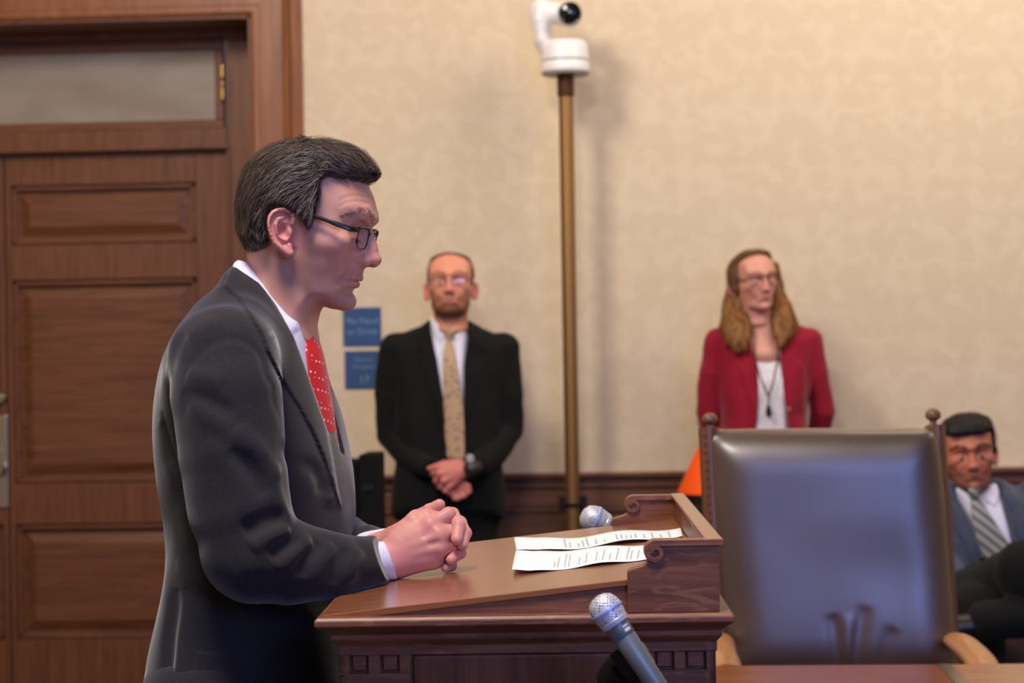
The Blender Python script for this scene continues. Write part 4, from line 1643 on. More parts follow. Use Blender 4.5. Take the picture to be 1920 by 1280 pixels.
HW = [(450, 400, 70), (480, 320, 70), (560, 280, 66), (640, 300, 62), (520, 340, 76), (520, 400, 77), (560, 380, 76), (600, 330, 72), (600, 390, 73), (640, 350, 67), (640, 400, 66),
      (670, 330, 60), (675, 370, 58), (690, 370, 52), (692, 400, 46), (672, 405, 56), (655, 410, 61), (655, 440, 56), (640, 440, 63), (600, 440, 69), (560, 440, 71), (500, 440, 68), (460, 440, 62),
      (688, 434, 12), (680, 437, 19), (670, 440, 38), (690, 455, 9.5), (680, 460, 17), (668, 465, 35), (655, 465, 50), (635, 462, 62), (600, 470, 67), (550, 480, 66), (500, 480, 60), (460, 480, 54),
      (700, 485, 11), (690, 487, 14.5), (680, 490, 18), (672, 492, 24), (660, 490, 41), (640, 490, 53), (610, 500, 60), (560, 510, 61), (500, 530, 57),
      (671, 512, 19), (660, 515, 29), (645, 517, 37), (641, 526, 34), (625, 515, 47), (600, 525, 55), (560, 540, 56), (662, 531, 17), (652, 535, 25), (640, 541, 33), (620, 545, 43), (590, 552, 50),
      (650, 562, 16), (640, 567, 24), (620, 572, 33), (600, 572, 41), (570, 585, 48), (540, 570, 56), (500, 600, 58), (450, 600, 54), (560, 640, 50), (480, 650, 60)]
HR = [(702, 487, 11), (690, 455, 10), (688, 434, 14), (680, 497, 9), (694, 370, 34), (702, 405, 24), (675, 512, 15), (665, 527, 12), (654, 562, 19), (630, 577, 17), (600, 572, 18), (580, 590, 34), (572, 640, 40),
      (650, 300, 48), (560, 275, 60), (460, 320, 62), (448, 400, 62), (455, 470, 50), (445, 600, 45)]


def head_vol(h, gaze=-28, opening=2.0, lowlid=True):
    lo, hi = (HP(412, 660)[0], 0.0, HP(412, 652)[1] - 0.0), (HP(728, 250)[0], 0.112, HP(412, 250)[1])
    v = Vol(lo, hi, h)
    wp = ([HP(a, b) for a, b, _ in HW], [c / 1000 for _, _, c in HW])
    rp = ([HP(a, b) for a, b, _ in HR], [c / 1000 for _, _, c in HR])
    v.inflate(smooth_poly([HP(*p) for p in HEAD_OUT], 3), wp, rp, blur=1)
    H3 = lambda px, py, y: np.array([*HP(px, py)[:1], y / 1000, HP(px, py)[1]])
    mm = 0.001
    # cheekbone, jaw line, neck muscle
    v.cap(H3(645, 460, 52), H3(590, 454, 63), 6 * mm, 5 * mm, k=0.022)
    v.seam([HP(545, 486), HP(560, 520), HP(585, 548), HP(625, 566)], 0.014, 0.0010, 1)
    v.seam([HP(540, 498), HP(552, 530), HP(572, 560), HP(588, 572)], 0.010, -0.0018, 1)
    v.seam([HP(526, 492), HP(540, 540), HP(560, 590)], 0.012, 0.0014, 1)
    # hollow of the cheek and temple
    v.seam([HP(618, 495), HP(600, 520)], 0.020, -0.0018, 1)
    # brow ridge
    v.cap(H3(694, 411, 9), H3(684, 402, 28), 6 * mm, 6.5 * mm, k=0.010)
    v.cap(H3(684, 402, 28), H3(660, 408, 50), 6.5 * mm, 5 * mm, k=0.010)
    # eye socket, ball and lids
    v.ell(H3(678, 436, 31), (13 * mm, 15 * mm, 10 * mm), 0.009, 'sub')
    v.ell(H3(655, 453, 50), (7 * mm, 7 * mm, 7 * mm), 0.014)
    E = H3(662, 444, 31)
    v.ell(E, (13.4 * mm,) * 3, 0.004)
    g = math.radians(gaze)
    gd = np.array([math.cos(g) * 0.985, 0.12, math.sin(g)])
    # slit between the lids, following the ball
    for t, w in ((-1.0, .25), (-0.8, .6), (-0.5, .9), (-0.2, 1), (0.1, 1), (0.4, 1), (0.7, .8), (0.95, .45)):
        a_ = t * 0.80
        dr = np.array([math.cos(g) * math.cos(a_), math.sin(a_) + 0.06, math.sin(g) * math.cos(a_) - 0.05 * abs(t)])
        v.ell(E + dr * 13.6 * mm, (3.6 * mm, 3.0 * mm, max(opening * w, 0.5) * mm), 0.0008, 'sub')
    # upper lid fold and pouch under the eye
    for t0, t1 in ((-0.9, 0), (0, 0.9)):
        a = E + 14.6 * mm * np.array([math.cos(g + .62), 0, math.sin(g + .62)]) + np.array([-abs(t0) * 4 * mm, t0 * 12 * mm, 0])
        b = E + 14.6 * mm * np.array([math.cos(g + .62), 0, math.sin(g + .62)]) + np.array([-abs(t1) * 4 * mm, t1 * 12 * mm, 0])
        v.bump(a, b, 0.0022, -0.0012)
    v.bump(H3(678, 458, 20), H3(658, 468, 44), 0.004, -0.0015)
    # nose: bridge, wings, nostrils
    v.cap(H3(690, 436, 0), H3(697, 468, 0), 6 * mm, 6.5 * mm, k=0.006)
    v.ell(H3(697, 487, 0), (10.5 * mm, 10 * mm, 9 * mm), 0.006)
    v.ell(H3(681, 490.5, 12), (10 * mm, 6.2 * mm, 7 * mm), 0.004)
    v.bump(H3(689, 479, 13), H3(671, 485, 19), 0.004, -0.0018)
    v.bump(H3(671, 485, 19), H3(669, 498, 19), 0.0035, -0.0028)
    v.ell(H3(690, 499, 6.0), (6.5 * mm, 3.2 * mm, 3.2 * mm), 0.002, 'sub')
    # nasolabial fold, philtrum
    v.bump(H3(679, 502, 0), H3(674, 514, 0), 0.003, -0.001)
    # lips
    D = lambda pts, off=0.0: v.drape([HP(*p) for p in pts], 1, off)
    up = [H3(671, 521, 0)] + D([(668, 520.8), (659, 521), (645, 522.2)], -2.2 * mm)
    for i in range(3): v.cap(up[i], up[i + 1], (3.4, 3.6, 3.0, 1.4)[i] * mm, (3.4, 3.6, 3.0, 1.4)[i + 1] * mm, k=0.004)
    lo_ = [H3(660.5, 531, 0)] + D([(657.5, 531), (651, 529.5), (643, 526)], -2.6 * mm)
    for i in range(3): v.cap(lo_[i], lo_[i + 1], (4.4, 4.4, 3.6, 1.4)[i] * mm, (4.4, 4.2, 3.2, 1.4)[i + 1] * mm, k=0.004)
    ml = [H3(667, 525.8, 0)] + D([(664.5, 525.5), (657, 524.8), (648, 523.0), (640, 522.6), (635, 524)], 0.2 * mm)
    for i in range(5): v.cap(ml[i], ml[i + 1], (1.5, 1.5, 1.4, 1.3, 1.2)[i] * mm, (1.5, 1.4, 1.3, 1.2, 0.6)[i] * mm, k=0.0015, mode='sub')
    v.seam([HP(636, 520), HP(632, 526), HP(634, 534)], 0.0035, -0.0012, 1)
    v.seam([HP(671, 490), HP(658, 500), HP(645, 514), HP(636, 530)], 0.005, -0.0018, 1)
    # creases at the corner of the eye and on the forehead
    for a, b in (((650, 438), (640, 432)), ((650, 443), (638, 444)), ((651, 448), (641, 455))):
        v.seam([HP(*a), HP((a[0] + b[0]) / 2, (a[1] + b[1]) / 2 - 1), HP(*b)], 0.0018, -0.0003, 1)
    for yy_ in (372, 382):
        v.seam([HP(696, yy_ + 1), HP(682, yy_ - 1), HP(668, yy_ + 2), HP(656, yy_ + 8)], 0.003, -0.0008, 1)
    v.bump(H3(655, 547, 0), H3(648, 546, 14), 0.004, -0.0018)
    v.ell(H3(645, 564, 0), (11 * mm, 15 * mm, 11 * mm), 0.010)
    # ear
    ED = lambda x: 79 + max(0, (540 - x)) * 0.36         # the ear stands off towards the back
    hd = Vol((HP(488, 0)[0], 0.055, HP(0, 486)[1]), (HP(556, 0)[0], 0.108, HP(0, 385)[1]), h)
    earp = [(544, 418), (546, 404), (533, 396), (521, 393.5), (509, 397.5), (502, 406), (499.7, 417), (501, 430), (505.5, 445.5), (514, 458.6), (524, 468), (533, 474), (540, 472), (544, 462), (546, 440)]
    for i, p in enumerate(((530, 410), (520, 412), (512, 420), (512, 435), (518, 448), (528, 460), (534, 455), (530, 440), (525, 425))):
        pass
    # thin back plate
    for a, b in zip(earp[1:-2], [(538, 425)] * 20):
        v.cap(H3(a[0], a[1], ED(a[0]) - 4.5), H3(537, 432, 70), 2.6 * mm, 7.0 * mm, k=0.003)
    ca_ = np.array([[-0.90, 0.43, 0], [0.43, 0.90, 0], [0, 0, 1.0]])
    v.ell(H3(519, 430, ED(519) - 4.2), (15 * mm, 4.6 * mm, 24 * mm), 0.003, rot=ca_)
    rim = smooth_poly(earp[:13], 2, closed=False)
    for i in range(len(rim) - 1):
        a, b = rim[i], rim[i + 1]
        th = 3.3 if a[1] < 450 else 4.4
        v.cap(H3(a[0] + (2.2 if a[0] < 530 else 0), a[1] + 1.5, ED(a[0])), H3(b[0] + (2.2 if b[0] < 530 else 0), b[1] + 1.5, ED(b[0])), th * mm, th * mm, k=0.0015)
    v.ell(H3(533, 464, 80), (7 * mm, 3.6 * mm, 7.5 * mm), 0.004)
    anti = [(531, 407), (519, 411), (513, 422), (515, 437), (522, 448), (531, 451), (537, 446)]
    for a, b in zip(anti[:-1], anti[1:]):
        v.cap(H3(a[0], a[1], ED(a[0]) + 0.5), H3(b[0], b[1], ED(b[0]) + 0.5), 2.4 * mm, 2.4 * mm, k=0.0018)
    v.cap(H3(519, 413, ED(519)), H3(534, 418, 80), 2.2 * mm, 2.0 * mm, k=0.002)
    sc_ = smooth_poly([(538, 408), (526, 402), (514, 405), (507.5, 416), (509, 432), (515, 447), (522, 455)], 5, closed=False)
    for a, b in zip(sc_[:-1], sc_[1:]):
        v.cap(H3(a[0], a[1], ED(a[0]) + 3.4), H3(b[0], b[1], ED(b[0]) + 3.4), 2.3 * mm, 2.3 * mm, k=0.003, mode='sub')
    v.ell(H3(527, 434, ED(527) + 2), (7.5 * mm, 7.5 * mm, 9 * mm), 0.003, 'sub')
    v.ell(H3(539, 437, 80), (3.5 * mm, 4 * mm, 6 * mm), 0.003)
    v.bump(H3(548, 462, 70), H3(542, 482, 66), 0.003, -0.003)
    return v, E, gd


def head_tone(V, base, lip, stubble=0.0, stub_col=(110, 84, 84), beard=0.0):
    """natural colouring of the skin: lips, rosy ear, nose and cheek, stubble"""
    x, y, z = V[:, 0], np.abs(V[:, 1]), V[:, 2]
    col = np.tile(lin(*base), (len(V), 1))

    def blob(px, py, yy, r, c, a):
        hx, hz = HP(px, py)
        d = ((x - hx) ** 2 + (z - hz) ** 2 + (y - yy / 1000) ** 2) / (r / 1000) ** 2
        w = (a * np.exp(-d))[:, None]
        return col * (1 - w) + np.array(c) * w
    rosy = lin(206, 118, 118)
    col = blob(522, 432, 88, 34, rosy, 0.65)
    col = blob(533, 466, 82, 14, rosy, 0.4)
    col = blob(698, 487, 0, 16, rosy, 0.5)
    col = blob(683, 490, 14, 11, rosy, 0.35)
    col = blob(640, 480, 55, 30, rosy, 0.35)
    for px, py, yy, r, a in ((669, 521, 0, 7, .9), (663, 521, 10, 7, .85), (652, 522, 19, 6, .7), (661, 531, 0, 7, .9), (655, 531, 12, 7, .8), (647, 527, 20, 5, .6)):
        col = blob(px, py, yy, r, lin(*lip), a)
    if stubble > 0:
        for px, py, yy, r, a in ((575, 530, 58, 42, 1), (610, 560, 42, 30, 1), (635, 572, 15, 26, 1), (600, 575, 20, 30, .8), (672, 509, 6, 10, .8), (655, 512, 26, 12, .6), (560, 500, 66, 20, .6)):
            col = blob(px, py, yy, r, lin(*stub_col), a * stubble)
    return col


def pose(M):
    return np.array(M)[:3, :3], np.array(M)[:3, 3]


def head_matrix(bridge_world, yaw, pitch, roll, scale, sx=1.0):
    """turn the head drawing into the world; bridge of the nose lands on a place"""
    R = (Matrix.Rotation(YAW, 3, 'Z') @ Matrix.Rotation(math.radians(yaw), 3, 'Z') @ Matrix.Rotation(math.radians(roll), 3, 'X')
         @ Matrix.Rotation(math.radians(-pitch), 3, 'Y'))
    R = np.array(R) * scale
    b = np.array([HP(690, 436)[0], 0, HP(690, 436)[1]])
    return R, bridge_world - R @ b


WARP = [0.0]


def xf(V, R, t, root):
    if WARP[0]:                     # ears and temples sit a little farther forward on this head
        a = np.clip((HP(672, 0)[0] - V[:, 0]) / (HP(672, 0)[0] - HP(572, 0)[0]), 0, 1)
        V = V + np.stack([WARP[0] * np.abs(V[:, 1]) * a * a * (3 - 2 * a), 0 * a, 0 * a], 1)
    return V @ R.T + t - np.array(root)


def eye_mesh(E, gd, iris, r=0.0125):
    """eyeball with iris and pupil looking along gd"""
    vs, qs, n, m = [], [], 26, 18
    z = gd / np.linalg.norm(gd)
    a = np.cross(z, [0, 0, 1.0])
    a /= np.linalg.norm(a)
    b = np.cross(a, z)
    tone = []
    for i in range(m + 1):
        th = math.pi * i / m * 0.999 + 0.0005
        for k in range(n):
            ph = 2 * math.pi * k / n
            rr = r * (1.03 if th < 0.45 else 1.0)
            vs.append(E + rr * (math.cos(th) * z + math.sin(th) * (math.cos(ph) * a + math.sin(ph) * b)))
            tone.append(lin(10, 10, 12) if th < 0.2 else (lin(*iris) if th < 0.5 else lin(225, 212, 208)))
    for i in range(m):
        for k in range(n):
            qs.append((i * n + k, i * n + (k + 1) % n, (i + 1) * n + (k + 1) % n, (i + 1) * n + k))
    return np.array(vs), np.array(qs), np.array(tone)


def add_eyes(root, E, gd, R, t, iris):
    for sy in (1, -1):
        e, g = E * np.array([1, sy, 1]), gd * np.array([1, sy * 0.2, 1])
        v, q, tn = eye_mesh(e, g, iris)
        mesh_np('eye', xf(v, R, t, root.location), q, EYE, root, tn)


def add_brows(root, vol, R, t, c1, c2, n=420, seed=5, thick=0.004):
    r = np.random.default_rng(seed)
    for sy in (1, -1):
        u = r.uniform(0, 1, n)
        path = smooth_poly([(697, 411, 10), (688, 400, 26), (672, 398, 44), (655, 408, 57)], 8, closed=False)
        i = (u * (len(path) - 1.001)).astype(int)
        p = path[i] + (path[i + 1] - path[i]) * (u * (len(path) - 1.001) - i)[:, None]
        x = (p[:, 0] - 550) / 1338
        z = (480 - p[:, 1]) / 1338 + r.normal(0, thick * 0.5, n) * (1.1 - u * .6)
        P = np.stack([x, p[:, 2] / 1000, z], 1)
        for _ in range(4): P = P - grad(vol, P) * np.clip(sample(vol, P), -0.01, 0.01)[:, None]
        flow = lambda Q: np.tile(np.array([[-0.55, 0.8, 0.05]]), (len(Q), 1))
        V, Q, tn = strands(vol, P, flow, 3, 0.0022, 0.00032, 0.0008, seed, jitter=0.25)
        V = V * np.array([1, sy, 1])
        col = lin(*c1)[None] * (1 - tn[:, None]) + lin(*c2)[None] * tn[:, None]
        mesh_np('eyebrow', xf(V, R, t, root.location), Q, HAIRM, root, col)


def hair_mesh(root, name, poly, W, Rr, h, R, t, flow_pts, c1, c2, n, steps, step, width, lift, seed, roots_keep=None, curl=0.0, bounds=None, jitter=0.22, extra=None, sub=3):
    """a solid cap of hair with combed locks over it, one object"""
    lo, hi = bounds or ((HP(415, 0)[0], 0.0, HP(0, 490)[1]), (HP(730, 0)[0], 0.125, HP(0, 235)[1]))
    v = Vol(lo, hi, h)
    v.inflate(smooth_poly([HP(*p) for p in poly], sub), W, Rr, blur=1)
    if extra: extra(v)
    V0, Q0 = surface(Vol_copy(v), True)
    r = np.random.default_rng(seed)
    tri = V0[Q0]
    area = np.linalg.norm(np.cross(tri[:, 2] - tri[:, 0], tri[:, 3] - tri[:, 1]), axis=1)
    pick = r.choice(len(Q0), n, p=area / area.sum())
    w = r.dirichlet((1, 1, 1, 1), n)
    P = (tri[pick] * w[:, :, None]).sum(1)
    if roots_keep is not None: P = P[roots_keep(P)]
    fp = [HP(a, b) for a, b, *_ in flow_pts]
    fx, fz = [c[2] for c in flow_pts], [-c[3] for c in flow_pts]
    fy = [c[4] if len(c) > 4 else 0.0 for c in flow_pts]

    def flow(Pq):
        X, Z = Pq[:, 0], Pq[:, 2]
        return np.stack([scatter(fp, fx, X, Z), scatter(fp, fy, X, Z), scatter(fp, fz, X, Z)], 1)
    V1, Q1, tn = strands(v, P, flow, steps, step, width, lift, seed, mirror=True, curl=curl, jitter=jitter)
    base = lin(*c1) * 0.8
    nz = np.sin(V0[:, 0] * 400 + V0[:, 2] * 130) * 0.1
    T0 = base[None] * (1 + nz[:, None])
    T1 = lin(*c1)[None] * (1 - tn[:, None]) + lin(*c2)[None] * tn[:, None]
    V, Q, T = join_np([(V0, Q0, T0), (V1, Q1, T1)])
    return mesh_np(name, xf(V, R, t, root.location), Q, HAIRM, root, T)


def Vol_copy(v):
    c = object.__new__(Vol)
    c.lo, c.h, c.n, c.ax, c.f = v.lo, v.h, v.n, v.ax, v.f.copy()
    return c


def region_cut(vol, poly, y0, y1, k=0.0):
    X, Z = np.meshgrid(vol.ax[0].astype(float), vol.ax[2].astype(float), indexing='ij')
    d = -poly_sd(np.array(poly), X, Z)
    Y = vol.ax[1][None, :, None]
    g = np.maximum(d[:, None, :], np.maximum(y0 - Y, Y - y1)).astype(np.float32)
    vol.f = -vol.smin(-vol.f, g, k) if k else np.maximum(vol.f, -g)


def plane_cut(vol, p, n, rad):
    """trim what lies beyond a plane near a point"""
    p, n = np.array(p, float), np.array(n, float) / np.linalg.norm(n)
    w = vol.win(p - rad, p + rad, 0)
    sl, X, Y, Z = w
    g = (X - p[0]) * n[0] + (Y - p[1]) * n[1] + (Z - p[2]) * n[2]
    m = np.sqrt((X - p[0]) ** 2 + (Y - p[1]) ** 2 + (Z - p[2]) ** 2) < rad
    vol.f[sl] = np.where(m, np.maximum(vol.f[sl], g), vol.f[sl])


def spectacles(root, R, t, w=0.140, lens_w=0.048, lens_h=0.027, cx=0.031, ex=(676, 447), tilt=-12, mat=None, temple=True, rimr=0.0011, ear=(545, 405), tempr=0.0016, bar=1.45):
    """glasses in head axes; the lenses stand in front of the eyes"""
    mat = mat or GLASSBLK
    hx, hz = HP(*ex)
    tt = math.radians(tilt)
    X = lambda lat, up, back=0.0: np.array([hx - back + up * math.sin(-tt) - 1.3 * lat * lat, lat, hz + up * math.cos(tt)])
    fr = MB()
    lenses = []
    for sy in (1, -1):
        pts = []
        for k in range(28):
            a = 2 * math.pi * k / 28
            ca, sa_ = math.cos(a), math.sin(a)
            u = math.copysign(abs(ca) ** 0.6, ca) * lens_w / 2
            v_ = math.copysign(abs(sa_) ** 0.65, sa_) * lens_h / 2
            if sa_ < 0: u *= 1 - 0.12 * abs(sa_)
            pts.append(X(sy * cx + u * 1.0, v_))
        lenses.append(pts)
        P = [xf(p[None], R, t, root.location)[0] for p in pts + [pts[0]]]
        fr.tube(P, rimr, 8, cap=False)
        # heavier top bar
        top = [xf(X(sy * (cx + (s_ * lens_w / 2)), lens_h / 2 * (0.98 - 0.1 * abs(s_) ** 3))[None], R, t, root.location)[0] for s_ in np.linspace(-0.9, 1.0, 9)]
        fr.tube(top, rimr * bar, 8)
        if temple:
            a = X(sy * (cx + lens_w / 2 + 0.001), lens_h * 0.36)
            e = np.array([HP(*ear)[0], sy * 0.083, HP(*ear)[1]])
            b = np.array([a[0] - 0.008, sy * (w / 2 + 0.002), a[2] + 0.001])
            mid = b * 0.5 + e * 0.5 + np.array([0, sy * 0.001, 0])
            tp = smooth_poly([a, b, mid, e], 6, closed=False)
            P = [xf(p[None], R, t, root.location)[0] for p in tp]
            fr.tube(P, [tempr * (1.3 if i < 12 else 1.0) for i in range(len(P))], 8, squash=(0.7, 1.3))
    br = [xf(X(lt, lens_h * 0.22 + 0.003 * (1 - (lt / 0.009) ** 2), -0.001)[None], R, t, root.location)[0] for lt in np.linspace(-0.0085, 0.0085, 7)]
    fr.tube(br, rimr * 1.1, 8)
    f = fr.build('eyeglasses', mat, root, smooth=True)
    for pts in lenses:
        c = sum(pts) / len(pts)
        V = [xf(p[None], R, t, root.location)[0] for p in [c] + pts]
        MB().add(V, [(0, i + 1, (i + 1) % 28 + 1) for i in range(28)]).build('spectacle_lens', LENS, f)
    return f


def tie_mesh(root, path, widths, normal, mat, thick=0.004, bow=0.25, knot=True):
    """tie laid along a path (world), spreading across 'side' with a rounded face"""
    P = [np.array(p) for p in path]
    side = np.array(normal[0])
    out = np.array(normal[1])
    m = MB()
    nseg = 10
    V, Fc = [], []
    for i, p in enumerate(P):
        w = widths[i]
        for s_ in (1, -1):
            for j in range(nseg + 1):
                u = -1 + 2 * j / nseg
                V.append(p + side * u * w + out * ((1 - u * u) * bow * w + (thick / 2 if s_ > 0 else -thick / 2)))
    row = 2 * (nseg + 1)
    for i in range(len(P) - 1):
        for j in range(nseg):
            a = i * row + j
            Fc.append((a, a + 1, a + row + 1, a + row))
            b = a + nseg + 1
            Fc.append((b, b + row, b + row + 1, b + 1))
        for j in (0, nseg):
            a = i * row + j
            Fc.append((a, a + nseg + 1, a + nseg + 1 + row, a + row))
    for i in (0, len(P) - 1):
        for j in range(nseg):
            a = i * row + j
            Fc.append((a, a + 1, a + nseg + 2, a + nseg + 1))
    V = [v - np.array(root.location) for v in V]
    return m.add(V, Fc).build('necktie', mat, root, smooth=True)


def finger(v, pts, rs, k0=0.004):
    for i in range(len(pts) - 1):
        v.cap(pts[i], pts[i + 1], rs[i], rs[i + 1], k=k0 if i == 0 else 0.0022)
        if i > 0: v.ell(pts[i], (rs[i] * 1.06,) * 3, 0.002)


# ================================================================ THE SPEAKER
dS = 2.87
SF = Frame(500, 700, dS, 0)
sp = np.array([at(440, 1280, dS)[0], at(440, 1280, dS)[1], 0.0])
man = empty('person', sp, 'person in charcoal suit and red tie leaning on the lectern with clasped hands', 'person')
Rr = np.array(Matrix.Rotation(YAW, 3, 'Z') @ Matrix.Rotation(math.radians(-9), 3, 'Z') @ Matrix.Rotation(math.radians(-0.95), 3, 'Y')) * np.array([[1.01, 1, 1]])
WARP[0] = 0.255
hv, EYE_C, GD = head_vol(0.0014, gaze=-32, opening=1.9)
tH = at(690, 436, dS) - Rr @ np.array([HP(690, 436)[0], 0, HP(690, 436)[1]])
tH = tH + np.array([0.002, 0, 0])
hv0 = Vol_copy(hv)
V, Qd = surface(hv, True)
SK = (220, 160, 138)
T = head_tone(V, SK, (196, 124, 116), 0.42, (140, 104, 102))
head_part = (xf(V, Rr, tH, sp), Qd, T)

# --- clasped hands
dHd = 2.79
hvol_o = at(800, 1010, dHd)
RS = np.array(Matrix.Rotation(YAW, 3, 'Z'))
hl = lambda px, py, mm_: RS.T @ (at(px, py, dHd + mm_ / 1000) - hvol_o)
hd = Vol((-0.085, -0.075, -0.078), (0.068, 0.085, 0.066), 0.0016)
mmr = lambda *a: [x / 1000 for x in a]
# near hand: metacarpals fan out from the wrist
wr = hl(722, 1050, -12)
hd.cap(hl(700, 1054, -14), hl(738, 1047, -12), 0.026, 0.0235, k=0.01, sq=(1, 0.8, 1))
for (mx_, my_, mz_), r_ in zip(((806, 984, -16), (822, 1003, -23), (824, 1027, -23), (812, 1050, -17)), (11, 12.5, 12.5, 12)):
    hd.cap(hl(742, 1046 + (my_ - 1015) * 0.35, -12), hl(mx_, my_, mz_), 0.017, r_ / 1000, k=0.012)
hd.ell(hl(786, 1022, -10), (0.034, 0.016, 0.028), 0.012)
for a_, b_ in (((806, 984, -20), (760, 1012, -26)), ((822, 1003, -34), (765, 1026, -30)), ((824, 1027, -34), (765, 1040, -30)), ((812, 1050, -28), (768, 1054, -26))):
    hd.bump(hl(*a_), hl(*b_), 0.004, 0.0016)
hd.bump(hl(815, 994, -34), hl(790, 1008, -32), 0.005, -0.0015)
hd.bump(hl(828, 1015, -36), hl(800, 1022, -34), 0.005, -0.0018)
# near thumb over the top
finger(hd, [hl(748, 1010, -6), hl(776, 978, -4), hl(800, 969, -2), hl(822, 966, 6)], mmr(17, 12.5, 10.5, 8.5), 0.012)
# near fingers folding away over the far hand
finger(hd, [hl(806, 984, -16), hl(841, 964, -6), hl(856, 976, 18), hl(852, 992, 34)], mmr(11, 9.6, 8.6, 7.5), 0.006)
finger(hd, [hl(822, 1003, -22), hl(852, 995, -10), hl(868, 1002, 14), hl(858, 1012, 34)], mmr(11.5, 9.6, 8.6, 7.5), 0.006)
finger(hd, [hl(824, 1027, -22), hl(848, 1024, -10), hl(862, 1028, 14), hl(850, 1034, 32)], mmr(11, 9.2, 8.2, 7.2), 0.006)
finger(hd, [hl(812, 1050, -16), hl(834, 1050, -6), hl(846, 1050, 14), hl(838, 1052, 28)], mmr(10.5, 8.4, 7.6, 6.8), 0.006)
near_h = Vol_copy(hd)
# far hand as its own field so that fingers stay separate
fh = Vol((-0.085, -0.075, -0.078), (0.068, 0.085, 0.066), 0.0016)
fh.cap(hl(700, 1036, 52), hl(735, 1020, 42), 0.026, 0.023, k=0.01, sq=(1, 0.8, 1))
for (mx_, my_, mz_) in ((815, 978, 28), (828, 996, 32), (826, 1018, 30), (815, 1038, 26)):
    fh.cap(hl(745, 1018, 38), hl(mx_, my_, mz_), 0.017, 0.0115, k=0.012)
finger(fh, [hl(752, 1000, 24), hl(780, 972, 18), hl(806, 958, 10), hl(824, 946, 4)], mmr(15, 11.5, 9.8, 8.0), 0.012)
finger(fh, [hl(815, 978, 28), hl(848, 964, 8), hl(860, 984, -16), hl(856, 1011, -31)], mmr(10.5, 9.2, 8.8, 7.8), 0.006)
finger(fh, [hl(828, 996, 32), hl(862, 980, 12), hl(872, 999, -9), hl(867, 1021, -22)], mmr(10.5, 9.2, 8.6, 7.6), 0.006)
finger(fh, [hl(826, 1018, 30), hl(858, 1014, 12), hl(862, 1036, -8), hl(846, 1049, -27)], mmr(10.5, 9.0, 8.2, 7.4), 0.006)
finger(fh, [hl(815, 1038, 26), hl(844, 1042, 10), hl(846, 1060, -8), hl(836, 1064, -20)], mmr(9.5, 8.0, 7.2, 6.6), 0.006)
Vn, Qn = surface(hd)
Vf, Qf = surface(fh)


def hand_tone(V):
    c = np.tile(lin(*SK), (len(V), 1))
    r = np.sin(V[:, 0] * 90 + 1) * np.sin(V[:, 2] * 80) * 0.5 + 0.5
    w = (0.3 + 0.3 * r)[:, None]
    c = c * (1 - w) + lin(206, 124, 126) * w
    return c


to_w = lambda V: V @ RS.T + hvol_o - sp
hands = [(to_w(Vn), Qn, hand_tone(Vn)), (to_w(Vf), Qf, hand_tone(Vf))]

# --- the body under the clothes, coarse, running into neck and wrists
bodyv = Vol((-0.30, -0.32, 0.0), (0.34, 0.36, 1.52), 0.011)
bl = lambda px, py, d: at(px, py, d) - sp
nk = bl(500, 600, dS)
bodyv.chain([bl(512, 560, dS), bl(485, 680, dS), bl(450, 900, dS), bl(450, 1250, dS), np.array([0, 0, 0.95])], [0.036, 0.045, 0.085, 0.085, 0.09], k=0.02)
for sy, dd in ((-1, -0.14), (1, 0.14)):
    bodyv.cap(bl(470, 700, dS), bl(430, 700, dS + dd), 0.04, 0.04, k=0.02)
bodyv.chain([bl(430, 700, 2.71), bl(470, 1040, 2.66), bl(700, 1052, 2.76)], [0.042, 0.036, 0.022], k=0.02)
bodyv.chain([bl(440, 690, 3.03), bl(540, 1010, 3.05), bl(700, 1036, 2.85)], [0.042, 0.036, 0.022], k=0.02)
for sy in (-1, 1):
    bodyv.chain([(0.0, sy * 0.09, 0.94), (0.02, sy * 0.1, 0.5), (-0.03, sy * 0.11, 0.08)], [0.075, 0.05, 0.035], k=0.03)
    bodyv.cap((-0.05, sy * 0.11, 0.05), (0.12, sy * 0.12, 0.04), 0.032, 0.028, k=0.01)
Vb, Qb = surface(bodyv)
body_part = (Vb, Qb, np.tile(lin(*SK), (len(Vb), 1)))
V, Qd, T = join_np([head_part, *hands, body_part])
mesh_np('body', V, Qd, SKIN, man, T)
add_eyes(man, EYE_C, GD, Rr, tH, (70, 60, 50))
for sy in (1, -1):
    r_ = np.random.default_rng(3)
    V_, Q_, k_ = [], [], 0
    for t in np.linspace(-0.75, 0.85, 44):
        g_ = math.radians(-32 + 9)
        dr = np.array([math.cos(g_) * math.cos(t), math.sin(t) + 0.05, math.sin(g_) * math.cos(t)])
        a = EYE_C + dr * 0.0134
        b = a + dr * r_.uniform(0.004, 0.007) + np.array([0, 0, -0.0015])
        c = b + dr * 0.002 + np.array([0, 0, 0.0008])
        w = np.array([0, 0.00028, 0.0])
        V_ += [a - w, a + w, b - w * .7, b + w * .7, c - w * .2, c + w * .2]
        Q_ += [(k_, k_ + 1, k_ + 3, k_ + 2), (k_ + 2, k_ + 3, k_ + 5, k_ + 4)]
        k_ += 6
    mesh_np('eyelashes', xf(np.array(V_) * np.array([1, sy, 1]), Rr, tH, sp), np.array(Q_), HAIRM, man, np.tile(lin(24, 18, 18), (len(V_), 1)))
add_brows(man, hv0, Rr, tH, (140, 96, 82), (176, 130, 112), 150, thick=0.0035)

